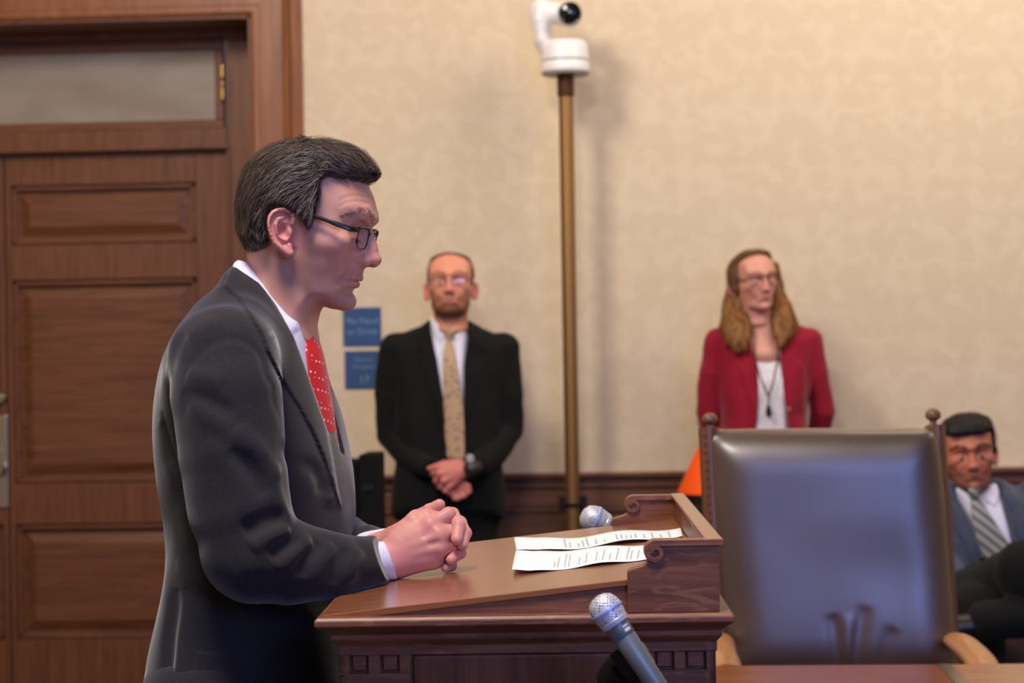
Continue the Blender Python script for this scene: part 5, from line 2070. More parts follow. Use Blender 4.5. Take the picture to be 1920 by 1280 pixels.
# --- hair
HO = [(459, 460), (447, 442), (438.5, 418), (438, 380), (444, 336), (457, 308), (480, 281), (509, 264), (540, 256), (569, 253), (600, 257), (631, 263), (659, 273), (681, 288), (699, 305), (707, 320), (705, 330),
      (692, 338), (673, 345), (656, 346), (638, 342), (619, 343.5), (606, 348), (605, 366), (601, 386), (594, 400), (588, 417), (579, 430), (570, 425), (560, 411), (548, 403), (534, 394), (521, 390), (508, 394), (499, 404), (496, 418), (499, 432), (503, 449), (494, 456), (476, 463)]
HWm = ([HP(a, b) for a, b in [(440, 400), (480, 320), (560, 262), (640, 280), (520, 340), (520, 390), (560, 390), (600, 340), (595, 395), (640, 330), (690, 320), (580, 420), (470, 450), (702, 325), (672, 310)]],
       [c / 1000 for c in (74, 76, 66, 66, 84, 82, 80.5, 78, 76.2, 71, 40, 75.0, 66, 30, 54)])
HRm = ([HP(a, b) for a, b in [(438, 400), (445, 330), (480, 280), (560, 253), (640, 265), (700, 305), (706, 330), (640, 342), (606, 350), (603, 380), (590, 410), (575, 430), (540, 395), (500, 420), (500, 450), (460, 460)]],
       [c / 1000 for c in (58, 60, 58, 52, 40, 24, 12, 12, 3, 3, 3, 3, 4, 6, 6, 14)])
FL = [(702, 322, 1, .5, 0), (680, 292, 1, .75, 0), (650, 275, 1, .35, 0), (600, 262, 1, .1, .15), (650, 320, 1, .35, .1), (615, 320, .6, -.1, .2), (560, 262, -.6, .0, .8), (570, 300, -1, .15, .25),
      (520, 290, -1, .5, .3), (480, 300, -.8, .8, .1), (450, 350, -.3, 1, 0), (442, 420, .15, 1, 0), (470, 440, .2, 1, 0), (500, 370, -.8, .6, 0), (560, 350, -1, .35, 0), (600, 360, -.7, .7, 0), (590, 400, -.2, 1, 0), (578, 425, 0, 1, 0), (540, 385, -.8, .6, 0), (480, 400, -.4, 1, 0)]


def hair_locks(v):
    """shallow grooves following the comb direction"""
    r = np.random.default_rng(12)
    for i in range(190):
        px, py = r.uniform(450, 700), r.uniform(258, 430)
        fx = scatter([HP(a, b) for a, b, *_ in FL], [c[2] for c in FL], np.array([HP(px, py)[0]]), np.array([HP(px, py)[1]]))[0]
        fz = scatter([HP(a, b) for a, b, *_ in FL], [c[3] for c in FL], np.array([HP(px, py)[0]]), np.array([HP(px, py)[1]]))[0]
        n = math.hypot(fx, fz) + 1e-6
        L_ = r.uniform(18, 46)
        y = r.uniform(0.0, 0.085)
        a = np.array([HP(px, py)[0], y, HP(px, py)[1]])
        b = a + np.array([fx / n * L_ / 1338, r.normal(0, 0.004), -fz / n * L_ / 1338])
        v.bump(a, b, 0.0045, r.choice([-1, 1]) * 0.0032)


hair_mesh(man, 'hair', HO, HWm, HRm, 0.002, Rr, tH, FL, (36, 28, 27), (106, 90, 82), 11000, 7, 0.0055, 0.0005, 0.0055, 3, extra=hair_locks, jitter=0.2)
WARP[0] = 0.0
spectacles(man, Rr, tH, ex=(690, 449), cx=0.033, lens_w=0.048, lens_h=0.030, tilt=-14, ear=(604, 404), rimr=0.0009, tempr=0.0021, bar=2.3)
WARP[0] = 0.0

# --- shirt: collar round the neck, front and cuffs
JY = -10
JF = Frame(500, 700, dS, JY)
fl = JF.flat


def j3(px, py, d): return JF.loc(px, py, d)


shirt = Vol((-0.13, -0.16, -0.30), (0.16, 0.16, 0.20), 0.003)
cp = [(446, 487), (462, 497), (478, 508), (503, 530), (531, 557), (556, 579), (573, 594), (577, 603), (579, 622), (583, 660), (589, 700), (595, 750), (601, 800), (610, 870), (616, 960), (470, 960), (440, 700), (428, 600), (434, 540)]
SWm = ([fl(a, b) for a, b in [(450, 500), (500, 540), (560, 595), (480, 580), (540, 620), (500, 660), (570, 700), (600, 850), (480, 900)]], [.062, .065, .036, .074, .075, .10, .10, .10, .12])
shirt.inflate(smooth_poly([fl(*p) for p in cp], 2), SWm, ([fl(a, b) for a, b in [(446, 487), (503, 530), (560, 582), (585, 620), (600, 720), (640, 900), (450, 700)]], [.04, .035, .03, .035, .05, .05, .05]), blur=1)
# collar leaf standing proud, pointing down to the tie
leaf = [(446, 486), (478, 507), (503, 529), (531, 556), (556, 578), (574, 594), (572, 616), (560, 634), (548, 640), (530, 612), (512, 578), (490, 542), (462, 514), (444, 500)]
shirt.plate([fl(*p) for p in leaf], 0.0030, None, 0.0015)
Vs, Qs_ = surface(shirt)
shirt_parts = [(JF.to_world(Vs) - sp, Qs_, np.ones(3))]
# hollow neck of the shirt is filled by the neck itself; cuffs:
cuff = Vol((0.14, -0.32, -0.36), (0.30, 0.20, -0.18), 0.0022)
# drawn in the unturned frame
cu0 = lambda px, py, d: SF.loc(px, py, d)
cuff = Vol(np.minimum(cu0(690, 1100, 2.70), cu0(690, 1100, 3.0)) - 0.02, np.maximum(cu0(752, 985, 2.70), cu0(752, 985, 3.0)) + 0.03, 0.0022)
cuff.cap(cu0(690, 1053, 2.745), cu0(745, 1050, 2.775), 0.0265, 0.0262, k=0.0, sq=(1, 0.86, 1))
plane_cut(cuff, cu0(733, 1052, 2.768), (0.95, 0.15, 0.31), 0.055)
cuff.cap(cu0(690, 1030, 2.87), cu0(722, 1024, 2.846), 0.0255, 0.0250, k=0.0, sq=(1, 0.86, 1))
plane_cut(cuff, cu0(730, 1010, 2.84), (1, -0.3, 0.25), 0.045)
Vc, Qc = surface(cuff)
shirt_parts.append((SF.to_world(Vc) - sp, Qc, np.ones(3)))
V, Qd, T = join_np(shirt_parts)
mesh_np('shirt', V, Qd, SHIRT, man)


# --- tie
def red_tie():
    m, nt, b = nodemat('red_dotted_tie')
    v = nt.nodes.new('ShaderNodeTexVoronoi')
    v.inputs['Scale'].default_value = 135
    v.inputs['Randomness'].default_value = 0.15
    nt.links.new(coords(nt, (1, 1, 1), (0.5, 0.3, 0.6)), v.inputs['Vector'])
    nt.links.new(ramp(nt, v.outputs['Distance'], [(0.20, srgb(238, 190, 190)), (0.27, srgb(206, 16, 28))]), b.inputs['Base Color'])
    setp(b, Roughness=0.5, Sheen_Weight=0.2)
    return m


jw = lambda px, py: at(px, py, dS)
sideJ = JF.R @ np.array([0, 1.0, 0])
outJ = JF.R @ np.array([1.0, 0, 0.15])
tp = smooth_poly([(563, 606), (569, 618), (577, 634), (585, 655), (591, 690), (597, 740), (604, 790), (612, 850), (622, 930)], 3, closed=False)
wd = np.interp(np.linspace(0, 1, len(tp)), [0, 0.06, 0.14, 0.25, 0.4, 0.7, 1], [.014, .017, .013, .018, .028, .038, .044])
tie_mesh(man, [jw(*p) for p in tp], wd, (sideJ, outJ), red_tie(), 0.004, 0.42)
kn = Vol((-0.05, -0.04, -0.05), (0.05, 0.04, 0.05), 0.002)
kn.cap((-0.006, 0, 0.008), (0.004, 0, -0.014), 0.013, 0.009, k=0, sq=(0.9, 1.25, 1))
Vk, Qk = surface(kn)
mesh_np('tie_knot', JF.R.dot(Vk.T).T + jw(568, 617) - sp, Qk, bpy.data.materials['red_dotted_tie'], man)

# --- jacket
SUIT = fabric('charcoal_suit', srgb(36, 33, 35), srgb(47, 44, 47), 0.92, 520, 0.3, 0.35)
jk = Vol((-0.25, -0.30, -0.62), (0.22, 0.30, 0.17), 0.0026)
outline = [(433, 505), (424, 520), (414, 534), (382, 566), (343, 610), (316, 668), (301, 729), (297, 793), (300, 844), (308, 908), (320, 972), (326, 1036), (321, 1088), (310, 1132), (298, 1184), (288, 1241), (278, 1320), (268, 1480),
           (630, 1480), (636, 1380), (640, 1250), (643, 1120), (654, 1030), (659, 960), (652, 885), (639, 825), (621, 762), (606, 715), (594, 665), (580, 620), (560, 590), (520, 552), (480, 516), (446, 497)]
JW = [(438, 512, 62), (470, 545, 78), (500, 560, 72), (430, 570, 112), (470, 590, 122), (400, 620, 160), (450, 620, 165), (500, 640, 150), (545, 640, 112), (380, 700, 175), (480, 700, 165), (560, 700, 140), (340, 700, 145),
      (590, 720, 130), (600, 800, 138), (630, 850, 136), (320, 850, 150), (450, 850, 150), (560, 850, 140), (450, 1000, 150), (340, 1000, 150), (600, 1000, 125), (640, 960, 120), (450, 1250, 175), (340, 1250, 165), (600, 1250, 150), (450, 1450, 205), (300, 1450, 170), (620, 1450, 150)]
jk.inflate(smooth_poly([fl(*p) for p in outline], 2), ([fl(a, b) for a, b, _ in JW], [c / 1000 for _, _, c in JW]),
           ([fl(a, b) for a, b in [(435, 507), (470, 512), (414, 534), (343, 610), (300, 800), (320, 1000), (290, 1240), (270, 1450), (580, 620), (621, 762), (655, 930), (655, 1200), (640, 1450)]],
            [.03, .025, .05, .09, .10, .10, .11, .12, .03, .055, .06, .10, .12]), blur=2, p=2.3)
# near sleeve
A = [j3(418, 676, 2.700), j3(424, 740, 2.680), j3(436, 850, 2.668), j3(452, 960, 2.660), j3(478, 1042, 2.655), j3(540, 1053, 2.668), j3(620, 1062, 2.69), j3(700, 1053, 2.735), j3(728, 1050, 2.752)]
RA = [.070, .073, .069, .066, .060, .055, .045, .033, .0265]
jk.cap(j3(440, 640, 2.78), A[0], 0.055, 0.068, k=0.02)
jk.chain(A, RA, k=0.012)
jk.ell(j3(478, 1035, 2.655), (0.072, 0.06, 0.062), 0.012)
# far sleeve
B = [j3(450, 660, 3.03), j3(500, 860, 3.08), j3(560, 1000, 3.07), j3(640, 1016, 3.0), j3(690, 1030, 2.89), j3(712, 1030, 2.862)]
jk.chain(B, [.068, .06, .05, .042, .033, .028], k=0.015)
dirN = j3(728, 1050, 2.752) - j3(700, 1053, 2.735)
plane_cut(jk, j3(718, 1052, 2.744), (0.95, 0.15, 0.31), 0.055)
dirF = j3(712, 1026, 2.862) - j3(690, 1028, 2.89)
plane_cut(jk, j3(712, 1024, 2.862), dirF, 0.04)
# open front: the near edge of the lapel as it is seen, neck and chest cleared round it
neck_line = [(440, 470), (446, 499), (462, 508), (484, 528), (506, 556), (528, 592), (548, 634), (567, 684), (587, 742), (606, 799), (614, 812), (628, 806), (720, 806), (720, 470)]
m_ = sight_mask(jk, JF, neck_line) / 1380.0
ynear = np.where(jk.ax[1] < 0.002, 0.0, -1.0).astype(np.float32)[None, :, None]
jk.f = np.maximum(jk.f, np.minimum(m_, 0.002 - jk.ax[1][None, :, None]))
mid_cut = [(440, 470), (446, 497), (466, 508), (490, 530), (516, 560), (545, 600), (566, 640), (578, 680), (590, 730), (602, 790), (612, 850), (660, 850), (720, 850), (720, 470)]
region_cut(jk, [fl(*p) for p in mid_cut], -0.002, 0.016)
region_cut(jk, [fl(*p) for p in [(440, 470), (446, 497), (466, 508), (490, 530), (516, 560), (545, 600), (560, 625), (700, 640), (720, 470)]], -0.002, 0.30)
# near lapel and collar: raised cloth with a hard outer edge
lap = [(433, 502), (446, 494), (484, 522), (516, 572), (552, 630), (572, 684), (592, 742), (612, 799), (622, 855), (634, 925), (640, 950), (634, 938), (622, 903), (607, 857), (586, 808), (561, 763), (529, 712), (500, 655), (492, 630), (474, 600), (452, 563), (420, 535)]
m_ = sight_mask(jk, JF, lap)
jk.f -= np.where(jk.ax[1][None, :, None] < 0.0, np.clip(m_ * 0.28 + 0.5, 0, 1) * 0.0042, 0).astype(np.float32)
del m_
NP = lambda pts: near_points(jk, JF, pts, 2.68)
jk.fold(smooth_poly(NP([(494, 629), (510, 620), (528, 612)]), 3, closed=False), 0.0025, -0.004)
# armhole seam, back seam of the sleeve, pocket flap
arm_hole = smooth_poly([(347, 706), (372, 664), (405, 641), (440, 634), (474, 650), (497, 690), (511, 745), (520, 800)], 3, closed=False)
jk.fold(NP([tuple(p) for p in arm_hole]), 0.006, -0.0022)
# folds: upper arm, elbow, forearm, waist
FOLDS = [((350, 700), (420, 720), 2.62, .010, .004), ((340, 735), (440, 780), 2.60, .010, -.004), ((352, 760), (470, 850), 2.60, .012, .0045), ((440, 800), (520, 900), 2.60, .012, .006), ((430, 840), (500, 930), 2.60, .011, -.006),
         ((395, 820), (470, 980), 2.59, .013, .003), ((455, 1000), (535, 965), 2.60, .011, -.010), ((470, 1030), (545, 990), 2.59, .010, .009), ((505, 1045), (565, 1010), 2.60, .010, -.010), ((520, 1070), (590, 1012), 2.60, .010, .008),
         ((560, 1080), (600, 1015), 2.61, .009, -.008), ((585, 1095), (625, 1020), 2.62, .010, .006), ((620, 1098), (650, 1025), 2.64, .010, -.005), ((655, 1095), (680, 1030), 2.67, .010, .004), ((450, 1090), (540, 1100), 2.61, .010, -.005),
         ((300, 790), (345, 960), 2.80, .014, -.006), ((320, 860), (360, 1040), 2.78, .014, .005), ((330, 1050), (470, 1160), 2.71, .016, .004), ((340, 1100), (480, 1200), 2.70, .014, -.004), ((420, 1180), (600, 1150), 2.71, .012, .004),
         ((540, 860), (570, 980), 2.74, .012, .005), ((560, 830), (600, 930), 2.75, .012, -.005), ((600, 880), (620, 980), 2.78, .010, .004), ((350, 640), (420, 600), 2.72, .014, .003), ((320, 700), (345, 620), 2.76, .014, -.003)]
for a, b, d, r_, am in FOLDS:
    mid = ((a[0] + b[0]) / 2 + (b[1] - a[1]) * 0.06, (a[1] + b[1]) / 2 - (b[0] - a[0]) * 0.06)
    jk.fold(smooth_poly(NP([a, mid, b]), 3, closed=False), r_, am)
jk.fold(smooth_poly(NP([(302, 770), (318, 835), (350, 915), (384, 1005), (416, 1085)]), 3, closed=False), 0.006, -0.006)
# centre back vent
jk.fold(smooth_poly(NP([(330, 1100), (324, 1150), (318, 1190), (313, 1240), (308, 1300), (302, 1400)]), 4, closed=False), 0.011, -0.014)
jk.plate([fl(*p) for p in [(440, 1190), (560, 1196), (560, 1240), (440, 1234)]], 0.003, -1, 0.001)
jk.wrinkle(0.0012, 0.05, 2, (1, 1, 1.3))
Vj, Qj = surface(jk)
mesh_np('suit_jacket', JF.to_world(Vj) - sp, Qj, SUIT, man)

# --- trousers and shoes
tr = Vol((-0.22, -0.26, 0.03), (0.26, 0.26, 1.0), 0.009)
for sy in (-1, 1):
    tr.chain([(0.0, sy * 0.085, 0.92), (0.03, sy * 0.1, 0.5), (-0.03, sy * 0.11, 0.09)], [0.115, 0.08, 0.065], k=0.03)
tr.cap((0, -0.06, 0.92), (0, 0.06, 0.92), 0.12, 0.12, k=0.02)
Vt, Qt = surface(tr)
mesh_np('trousers', Vt, Qt, SUIT, man)
SHOE = plain('black_leather_shoe', srgb(18, 16, 16), 0.3)


def shoe(root, x, y, dx, dy):
    s_ = Vol((-0.2, -0.2, 0.0), (0.22, 0.2, 0.14), 0.006)
    a, b = np.array([-dx * 0.09, -dy * 0.09, 0.045]), np.array([dx * 0.13, dy * 0.13, 0.034])
    s_.cap(a, b, 0.042, 0.036, k=0, sq=(1, 1, 0.85))
    s_.cap(a + [0, 0, 0.02], a + [0, 0, 0.05], 0.036, 0.038, k=0.01)
    V, Q = surface(s_)
    mesh_np('shoe', V + np.array([x, y, 0.0]), Q, SHOE, root)


for sy in (-1, 1): shoe(man, -0.02, sy * 0.11, 1, 0)
# ================================================================ THE OTHER THREE PEOPLE
def seg_chain(F, pts):
    return [F.loc(*p) for p in pts]


def simple_hand(v, L, wrist, knuckles, tips_bend, thumb, r=(0.022, 0.011, 0.0085)):
    """palm from the wrist to four knuckles, four bent fingers, a thumb from the side"""
    for kx in knuckles:
        v.cap(wrist, kx, r[0] * 0.85, r[1] * 1.15, k=0.012)
    for kx, chain in zip(knuckles, tips_bend):
        finger(v, [kx] + chain, [r[1], r[2] * 1.08, r[2], r[2] * 0.85][:len(chain) + 1], 0.004)
    finger(v, thumb, [r[0] * 0.75, r[1], r[2] * 1.1, r[2] * 0.9][:len(thumb)], 0.008)


def legs_shoes(root, hip_z, hips, knees, ankles, mat, r=(0.095, 0.068, 0.055)):
    lo = np.min([*hips, *knees, *ankles], axis=0) - 0.16
    hi = np.max([*hips, *knees, *ankles], axis=0) + 0.16
    v = Vol(lo, hi, 0.010)
    for h_, k_, a_ in zip(hips, knees, ankles):
        v.chain([h_, k_, a_], r, k=0.03)
    V, Q = surface(v)
    return mesh_np('trousers', V, Q, mat, root)


# ---------------------------------------------------------------- bearded man by the wall
d2 = 7.40
r2 = at(842, 1300, d2)
m2 = empty('person', (r2[0], r2[1], 0), 'bearded person in black suit and gold tie standing with folded hands beside the blue signs', 'person')
F2 = Frame(842, 760, d2, 0)
rt2 = np.array(m2.location)
sc2 = 1.05
R2_, t2_ = head_matrix(at(842, 524, d2 - 0.13), -91, 18.5, 0, sc2)
hv2, E2, G2 = head_vol(0.0022, gaze=-18, opening=3.8)
hv2c = Vol_copy(hv2)
V, Q = surface(hv2, True)
T = head_tone(V, (222, 150, 122), (190, 112, 100), 0.9, (128, 80, 54))
# beard patch along the jaw
parts = [(xf(V, R2_, t2_, rt2), Q, T)]
# hands folded in front
L2 = F2.loc
hv_ = Vol(L2(796, 940, d2 - 0.3), L2(905, 840, d2 - 0.02), 0.0028)
hv_ = Vol(np.minimum(L2(796, 948, d2 - 0.3), L2(905, 840, d2 - 0.02)) - 0.02, np.maximum(L2(796, 948, d2 - 0.3), L2(905, 840, d2 - 0.02)) + 0.02, 0.0026)
Y0 = d2 - 0.20
simple_hand(hv_, L2, L2(876, 880, Y0), [L2(826, 876, Y0 - .02), L2(824, 888, Y0 - .03), L2(832, 901, Y0 - .03), L2(842, 912, Y0 - .02)],
            [[L2(815, 886, Y0 - .01), L2(818, 898, Y0 + .01)], [L2(817, 901, Y0 - .02), L2(822, 912, Y0)], [L2(827, 913, Y0 - .02), L2(834, 921, Y0)], [L2(836, 920, Y0 - .02), L2(843, 926, Y0)]],
            [L2(862, 868, Y0), L2(832, 869, Y0 - .01), L2(817, 874, Y0 - .015), L2(804, 878, Y0 - .015)])
simple_hand(hv_, L2, L2(826, 900, Y0 + .05), [L2(862, 900, Y0 + .02), L2(866, 912, Y0 + .01), L2(862, 922, Y0 + .01), L2(852, 928, Y0 + .01)],
            [[L2(878, 912, Y0), L2(880, 920, Y0)], [L2(878, 922, Y0), L2(872, 928, Y0)], [L2(868, 930, Y0), L2(862, 932, Y0)], [L2(858, 934, Y0), L2(852, 934, Y0)]],
            [L2(836, 890, Y0 + .05), L2(850, 890, Y0 + .03), L2(860, 892, Y0 + .02), L2(866, 896, Y0 + .02)])
V, Q = surface(hv_)
cH = np.tile(lin(206, 124, 112), (len(V), 1))
parts.append((F2.to_world(V) - rt2, Q, cH))
bv = Vol(L2(730, 1420, d2 - 0.02) * [1, 0, 1] + [0, -0.3, -0.12], L2(960, 590, d2) * [1, 0, 1] + [0, 0.16, 0.0], 0.012)
bv.chain([L2(842, 600, d2), L2(842, 700, d2), L2(842, 900, d2)], [.045, .09, .09], k=0.02)
for sx, e in ((-1, (735, 850)), (1, (962, 845))):
    sxp = 842 + sx * 95
    bv.chain([L2(842 + sx * 60, 650, d2), L2(sxp, 670, d2), L2(e[0], e[1] - 30, d2 + 0.01), L2(842 + sx * 20, 890, d2 - 0.15)], [.04, .04, .035, .022], k=0.02)
    bv.chain([L2(842 + sx * 40, 900, d2), L2(842 + sx * 42, 1140, d2), L2(842 + sx * 45, 1370, d2)], [.07, .05, .035], k=0.02)
V, Q = surface(bv)
parts.append((F2.to_world(V) - rt2, Q, np.tile(lin(*SK), (len(V), 1))))
V, Q, T = join_np(parts)
mesh_np('body', V, Q, SKIN, m2, T)
add_eyes(m2, E2, G2, R2_, t2_, (80, 90, 100))
add_brows(m2, hv2c, R2_, t2_, (140, 84, 54), (170, 110, 76), 200, thick=0.004)
HO2 = [(462, 450), (444, 420), (440, 380), (446, 336), (460, 310), (486, 286), (520, 271), (560, 265), (605, 272), (640, 285), (662, 302), (655, 312), (632, 318), (618, 340), (612, 370), (606, 400), (592, 420), (570, 422), (560, 408), (545, 396), (510, 388), (496, 410), (500, 450), (480, 458)]
W2 = ([HP(a, b) for a, b in [(440, 400), (480, 320), (560, 270), (640, 290), (520, 340), (520, 390), (600, 340), (600, 400), (580, 420)]], [c / 1000 for c in (70, 74, 66, 60, 81, 81, 75, 74.5, 74)])
Rr2 = ([HP(a, b) for a, b in [(438, 400), (445, 330), (480, 280), (560, 262), (650, 290), (620, 340), (608, 390), (580, 420), (500, 430)]], [c / 1000 for c in (58, 60, 56, 54, 30, 8, 4, 3, 6)])
hair_mesh(m2, 'hair', HO2, W2, Rr2, 0.0028, R2_, t2_, FL, (96, 58, 30), (140, 92, 52), 2500, 3, 0.004, 0.0007, 0.002, 8)
# short beard: a thin coat along jaw and chin
BD = [(560, 470), (575, 480), (590, 510), (612, 535), (630, 545), (640, 536), (652, 541), (663, 551), (664, 568), (653, 585), (632, 586), (605, 578), (575, 560), (552, 520), (548, 480)]
Wb = ([HP(a, b) for a, b in [(560, 490), (570, 530), (600, 550), (620, 560), (640, 562), (652, 560), (600, 575)]], [c / 1000 for c in (66, 61.5, 54, 43, 36, 29, 46)])
hair_mesh(m2, 'beard', BD, Wb, ([HP(600, 578), HP(655, 560), HP(560, 490)], [0.014, 0.010, 0.004]), 0.0028, R2_, t2_, [(600, 540, .3, 1), (640, 560, .2, 1)], (112, 66, 38), (150, 96, 60), 2600, 2, 0.003, 0.0006, 0.0012, 9,
          bounds=((HP(540, 0)[0], 0.0, HP(0, 592)[1]), (HP(668, 0)[0], 0.08, HP(0, 462)[1])))
spectacles(m2, R2_, t2_, ex=(690, 446), cx=0.033, lens_w=0.046, lens_h=0.026, tilt=-14, rimr=0.0013, ear=(550, 403), mat=plain('blue_grey_frame', srgb(48, 56, 84), 0.35))
# shirt, tie, jacket
poly2 = lambda F, pts: [F.flat(*p) for p in pts]
sh = Vol(F2.loc(795, 880, d2) * [1, 0, 1] + [0, -0.15, 0], F2.loc(890, 585, d2) * [1, 0, 1] + [0, 0.10, 0], 0.004)
sh.inflate(smooth_poly(poly2(F2, [(806, 596), (826, 590), (858, 590), (878, 598), (882, 640), (880, 870), (806, 870), (803, 640)]), 1),
           ([F2.flat(842, 595), F2.flat(842, 640), F2.flat(842, 700), F2.flat(842, 860)], [.066, .082, .105, .108]), 0.035, blur=1)
sh.plate(poly2(F2, [(806, 592), (820, 606), (841, 624), (826, 640), (808, 612)]), 0.005, -1, 0.002)
sh.plate(poly2(F2, [(878, 592), (864, 606), (843, 624), (858, 640), (876, 612)]), 0.005, -1, 0.002)
# open collar: the neck shows above the wings
region_cut(sh, poly2(F2, [(806, 585), (842, 622), (878, 585)]), -0.3, 0.0)
V, Q = surface(sh)
mesh_np('shirt', F2.to_world(V) - rt2, Q, SHIRT, m2)


def gold_tie():
    m, nt, b = nodemat('gold_patterned_tie')
    v = nt.nodes.new('ShaderNodeTexVoronoi')
    v.inputs['Scale'].default_value = 55
    nt.links.new(coords(nt), v.inputs['Vector'])
    nt.links.new(ramp(nt, v.outputs['Distance'], [(0.2, srgb(130, 112, 112)), (0.5, srgb(184, 152, 112))]), b.inputs['Base Color'])
    setp(b, Roughness=0.55)
    return m


GT = gold_tie()
sF, oF = F2.R @ np.array([1.0, 0, 0]), F2.R @ np.array([0, -1.0, 0])
tpts = [(843, 640, .094), (842, 660, .106), (845, 700, .118), (850, 760, .124), (853, 820, .126), (856, 858, .128)]
tie_mesh(m2, [at(a, b, d2 - c) for a, b, c in tpts], [.013, .020, .028, .034, .034, .028], (sF, oF), GT, 0.004, 0.2)
kk = Vol((-0.04, -0.03, -0.04), (0.04, 0.03, 0.04), 0.003)
kk.cap((0, 0, 0.014), (0, 0, -0.012), 0.020, 0.011, k=0, sq=(1, 0.7, 1))
V, Q = surface(kk)
mesh_np('tie_knot', V @ F2.R.T + at(842, 630, d2 - .092) - rt2, Q, GT, m2)
BLACK_SUIT = fabric('black_suit', srgb(12, 13, 13), srgb(19, 20, 20), 0.92, 300, 0.3, 0.04)
j2 = Vol(F2.loc(700, 985, d2) * [1, 0, 1] + [-0.02, -0.30, 0], F2.loc(990, 585, d2) * [1, 0, 1] + [0.02, 0.14, 0], 0.0055)
j2.inflate(smooth_poly(poly2(F2, [(808, 596), (800, 606), (770, 618), (738, 632), (728, 660), (736, 760), (742, 860), (732, 960), (742, 975), (945, 975), (952, 960), (940, 860), (948, 760), (958, 660), (948, 634), (915, 618), (882, 606), (876, 596)]), 1),
           ([F2.flat(842, 600), F2.flat(770, 625), F2.flat(915, 625), F2.flat(842, 700), F2.flat(770, 760), F2.flat(915, 760), F2.flat(842, 900), F2.flat(842, 960)], [.08, .085, .085, .115, .12, .12, .125, .13]),
           ([F2.flat(842, 596), F2.flat(735, 700), F2.flat(950, 700), F2.flat(842, 970)], [.05, .09, .09, .06]), blur=1)
j2.chain([F2.loc(742, 655, d2), F2.loc(733, 740, d2), F2.loc(735, 815, d2 + 0.01), F2.loc(768, 855, d2 - 0.08), F2.loc(812, 884, d2 - 0.17)], [.062, .056, .055, .05, .034], k=0.015)
j2.chain([F2.loc(943, 655, d2), F2.loc(953, 740, d2), F2.loc(952, 805, d2 + 0.01), F2.loc(925, 850, d2 - 0.08), F2.loc(892, 878, d2 - 0.18)], [.062, .056, .055, .05, .034], k=0.015)
region_cut(j2, poly2(F2, [(804, 580), (806, 612), (822, 680), (836, 760), (840, 850), (862, 872), (870, 850), (872, 760), (872, 680), (882, 612), (880, 580)]), -0.4, -0.045)
j2.plate(poly2(F2, [(804, 598), (806, 620), (822, 690), (838, 790), (830, 800), (812, 740), (796, 690), (786, 672), (794, 664), (786, 650), (790, 612)]), 0.006, -1, 0.002)
j2.plate(poly2(F2, [(882, 598), (880, 620), (872, 700), (870, 790), (876, 800), (892, 740), (904, 690), (912, 672), (904, 664), (910, 650), (900, 612)]), 0.006, -1, 0.002)
for a, b, am in (((735, 760), (770, 800), .004), ((725, 800), (790, 850), -.004), ((950, 780), (905, 840), .004), ((960, 760), (930, 800), -.004), ((850, 900), (850, 970), -.004), ((780, 900), (770, 960), .004)):
    p, q = F2.loc(*a, d2 - 0.08), F2.loc(*b, d2 - 0.1)
    j2.bump(p, q, 0.014, am)
j2.wrinkle(0.002, 0.06, 7)
plane_cut(j2, F2.loc(806, 881, d2 - 0.16), F2.loc(812, 884, d2 - 0.17) - F2.loc(768, 855, d2 - 0.08), 0.06)
plane_cut(j2, F2.loc(897, 876, d2 - 0.17), F2.loc(892, 878, d2 - 0.18) - F2.loc(925, 850, d2 - 0.08), 0.06)
V, Q = surface(j2)
mesh_np('suit_jacket', F2.to_world(V) - rt2, Q, BLACK_SUIT, m2)
wpt = F2.loc(884, 873, d2 - 0.20)
wt = Vol(wpt - 0.06, wpt + 0.06, 0.0025)
wt.cap(F2.loc(889, 877, d2 - 0.205), F2.loc(884, 879, d2 - 0.215), 0.031, 0.031, k=0)
wt.ell(F2.loc(881, 860, d2 - 0.215), (0.017, 0.012, 0.017), 0.004)
V, Q = surface(wt)
tn = np.tile(lin(40, 38, 40), (len(V), 1))
dd = np.linalg.norm(V - F2.loc(881, 858, d2 - 0.225), axis=1)
tn[dd < 0.016] = lin(150, 150, 156)
o = mesh_np('wristwatch', F2.to_world(V) - rt2, Q, vcol_mat('watch', 0.3), m2, tn)
hz = 0.0
g2 = lambda px, z, dd=0.0: np.array([at(px, 900, d2 + dd)[0] - rt2[0], at(px, 900, d2 + dd)[1] - rt2[1], z])
legs_shoes(m2, 0, [g2(805, .93), g2(880, .93)], [g2(802, .5), g2(884, .5)], [g2(800, .08), g2(886, .08)], BLACK_SUIT, (.115, .08, .062))
for sx in (800, 886):
    q_ = g2(sx, 0)
    shoe(m2, q_[0], q_[1], 0.0, -1)

# ---------------------------------------------------------------- woman in the red jacket
d3 = 7.40
r3 = at(1430, 1300, d3)
m3 = empty('person', (r3[0], r3[1], 0), 'person with long wavy hair and glasses in a crimson jacket standing against the wall', 'person')
rt3 = np.array(m3.location)
F3 = Frame(1430, 760, d3, 0)
L3_ = F3.loc
R3_, t3_ = head_matrix(at(1434, 523, d3 - 0.12), -72, 11, 4, 0.96)
R3_ = R3_ * np.array([[1, 0.93, 1]])
hv3, E3, G3 = head_vol(0.0022, gaze=-34, opening=1.8)
hv3c = Vol_copy(hv3)
V, Q = surface(hv3, True)
T = head_tone(V, (214, 152, 132), (180, 100, 96), 0.0)
parts = [(xf(V, R3_, t3_, rt3), Q, T)]
bv = Vol(L3_(1300, 1420, d3) * [1, 0, 1] + [0, -0.2, -0.12], L3_(1570, 570, d3) * [1, 0, 1] + [0, 0.22, 0.0], 0.010)
bv.chain([L3_(1422, 590, d3), L3_(1428, 640, d3), L3_(1432, 700, d3), L3_(1434, 900, d3)], [.054, .066, .085, .085], k=0.02)
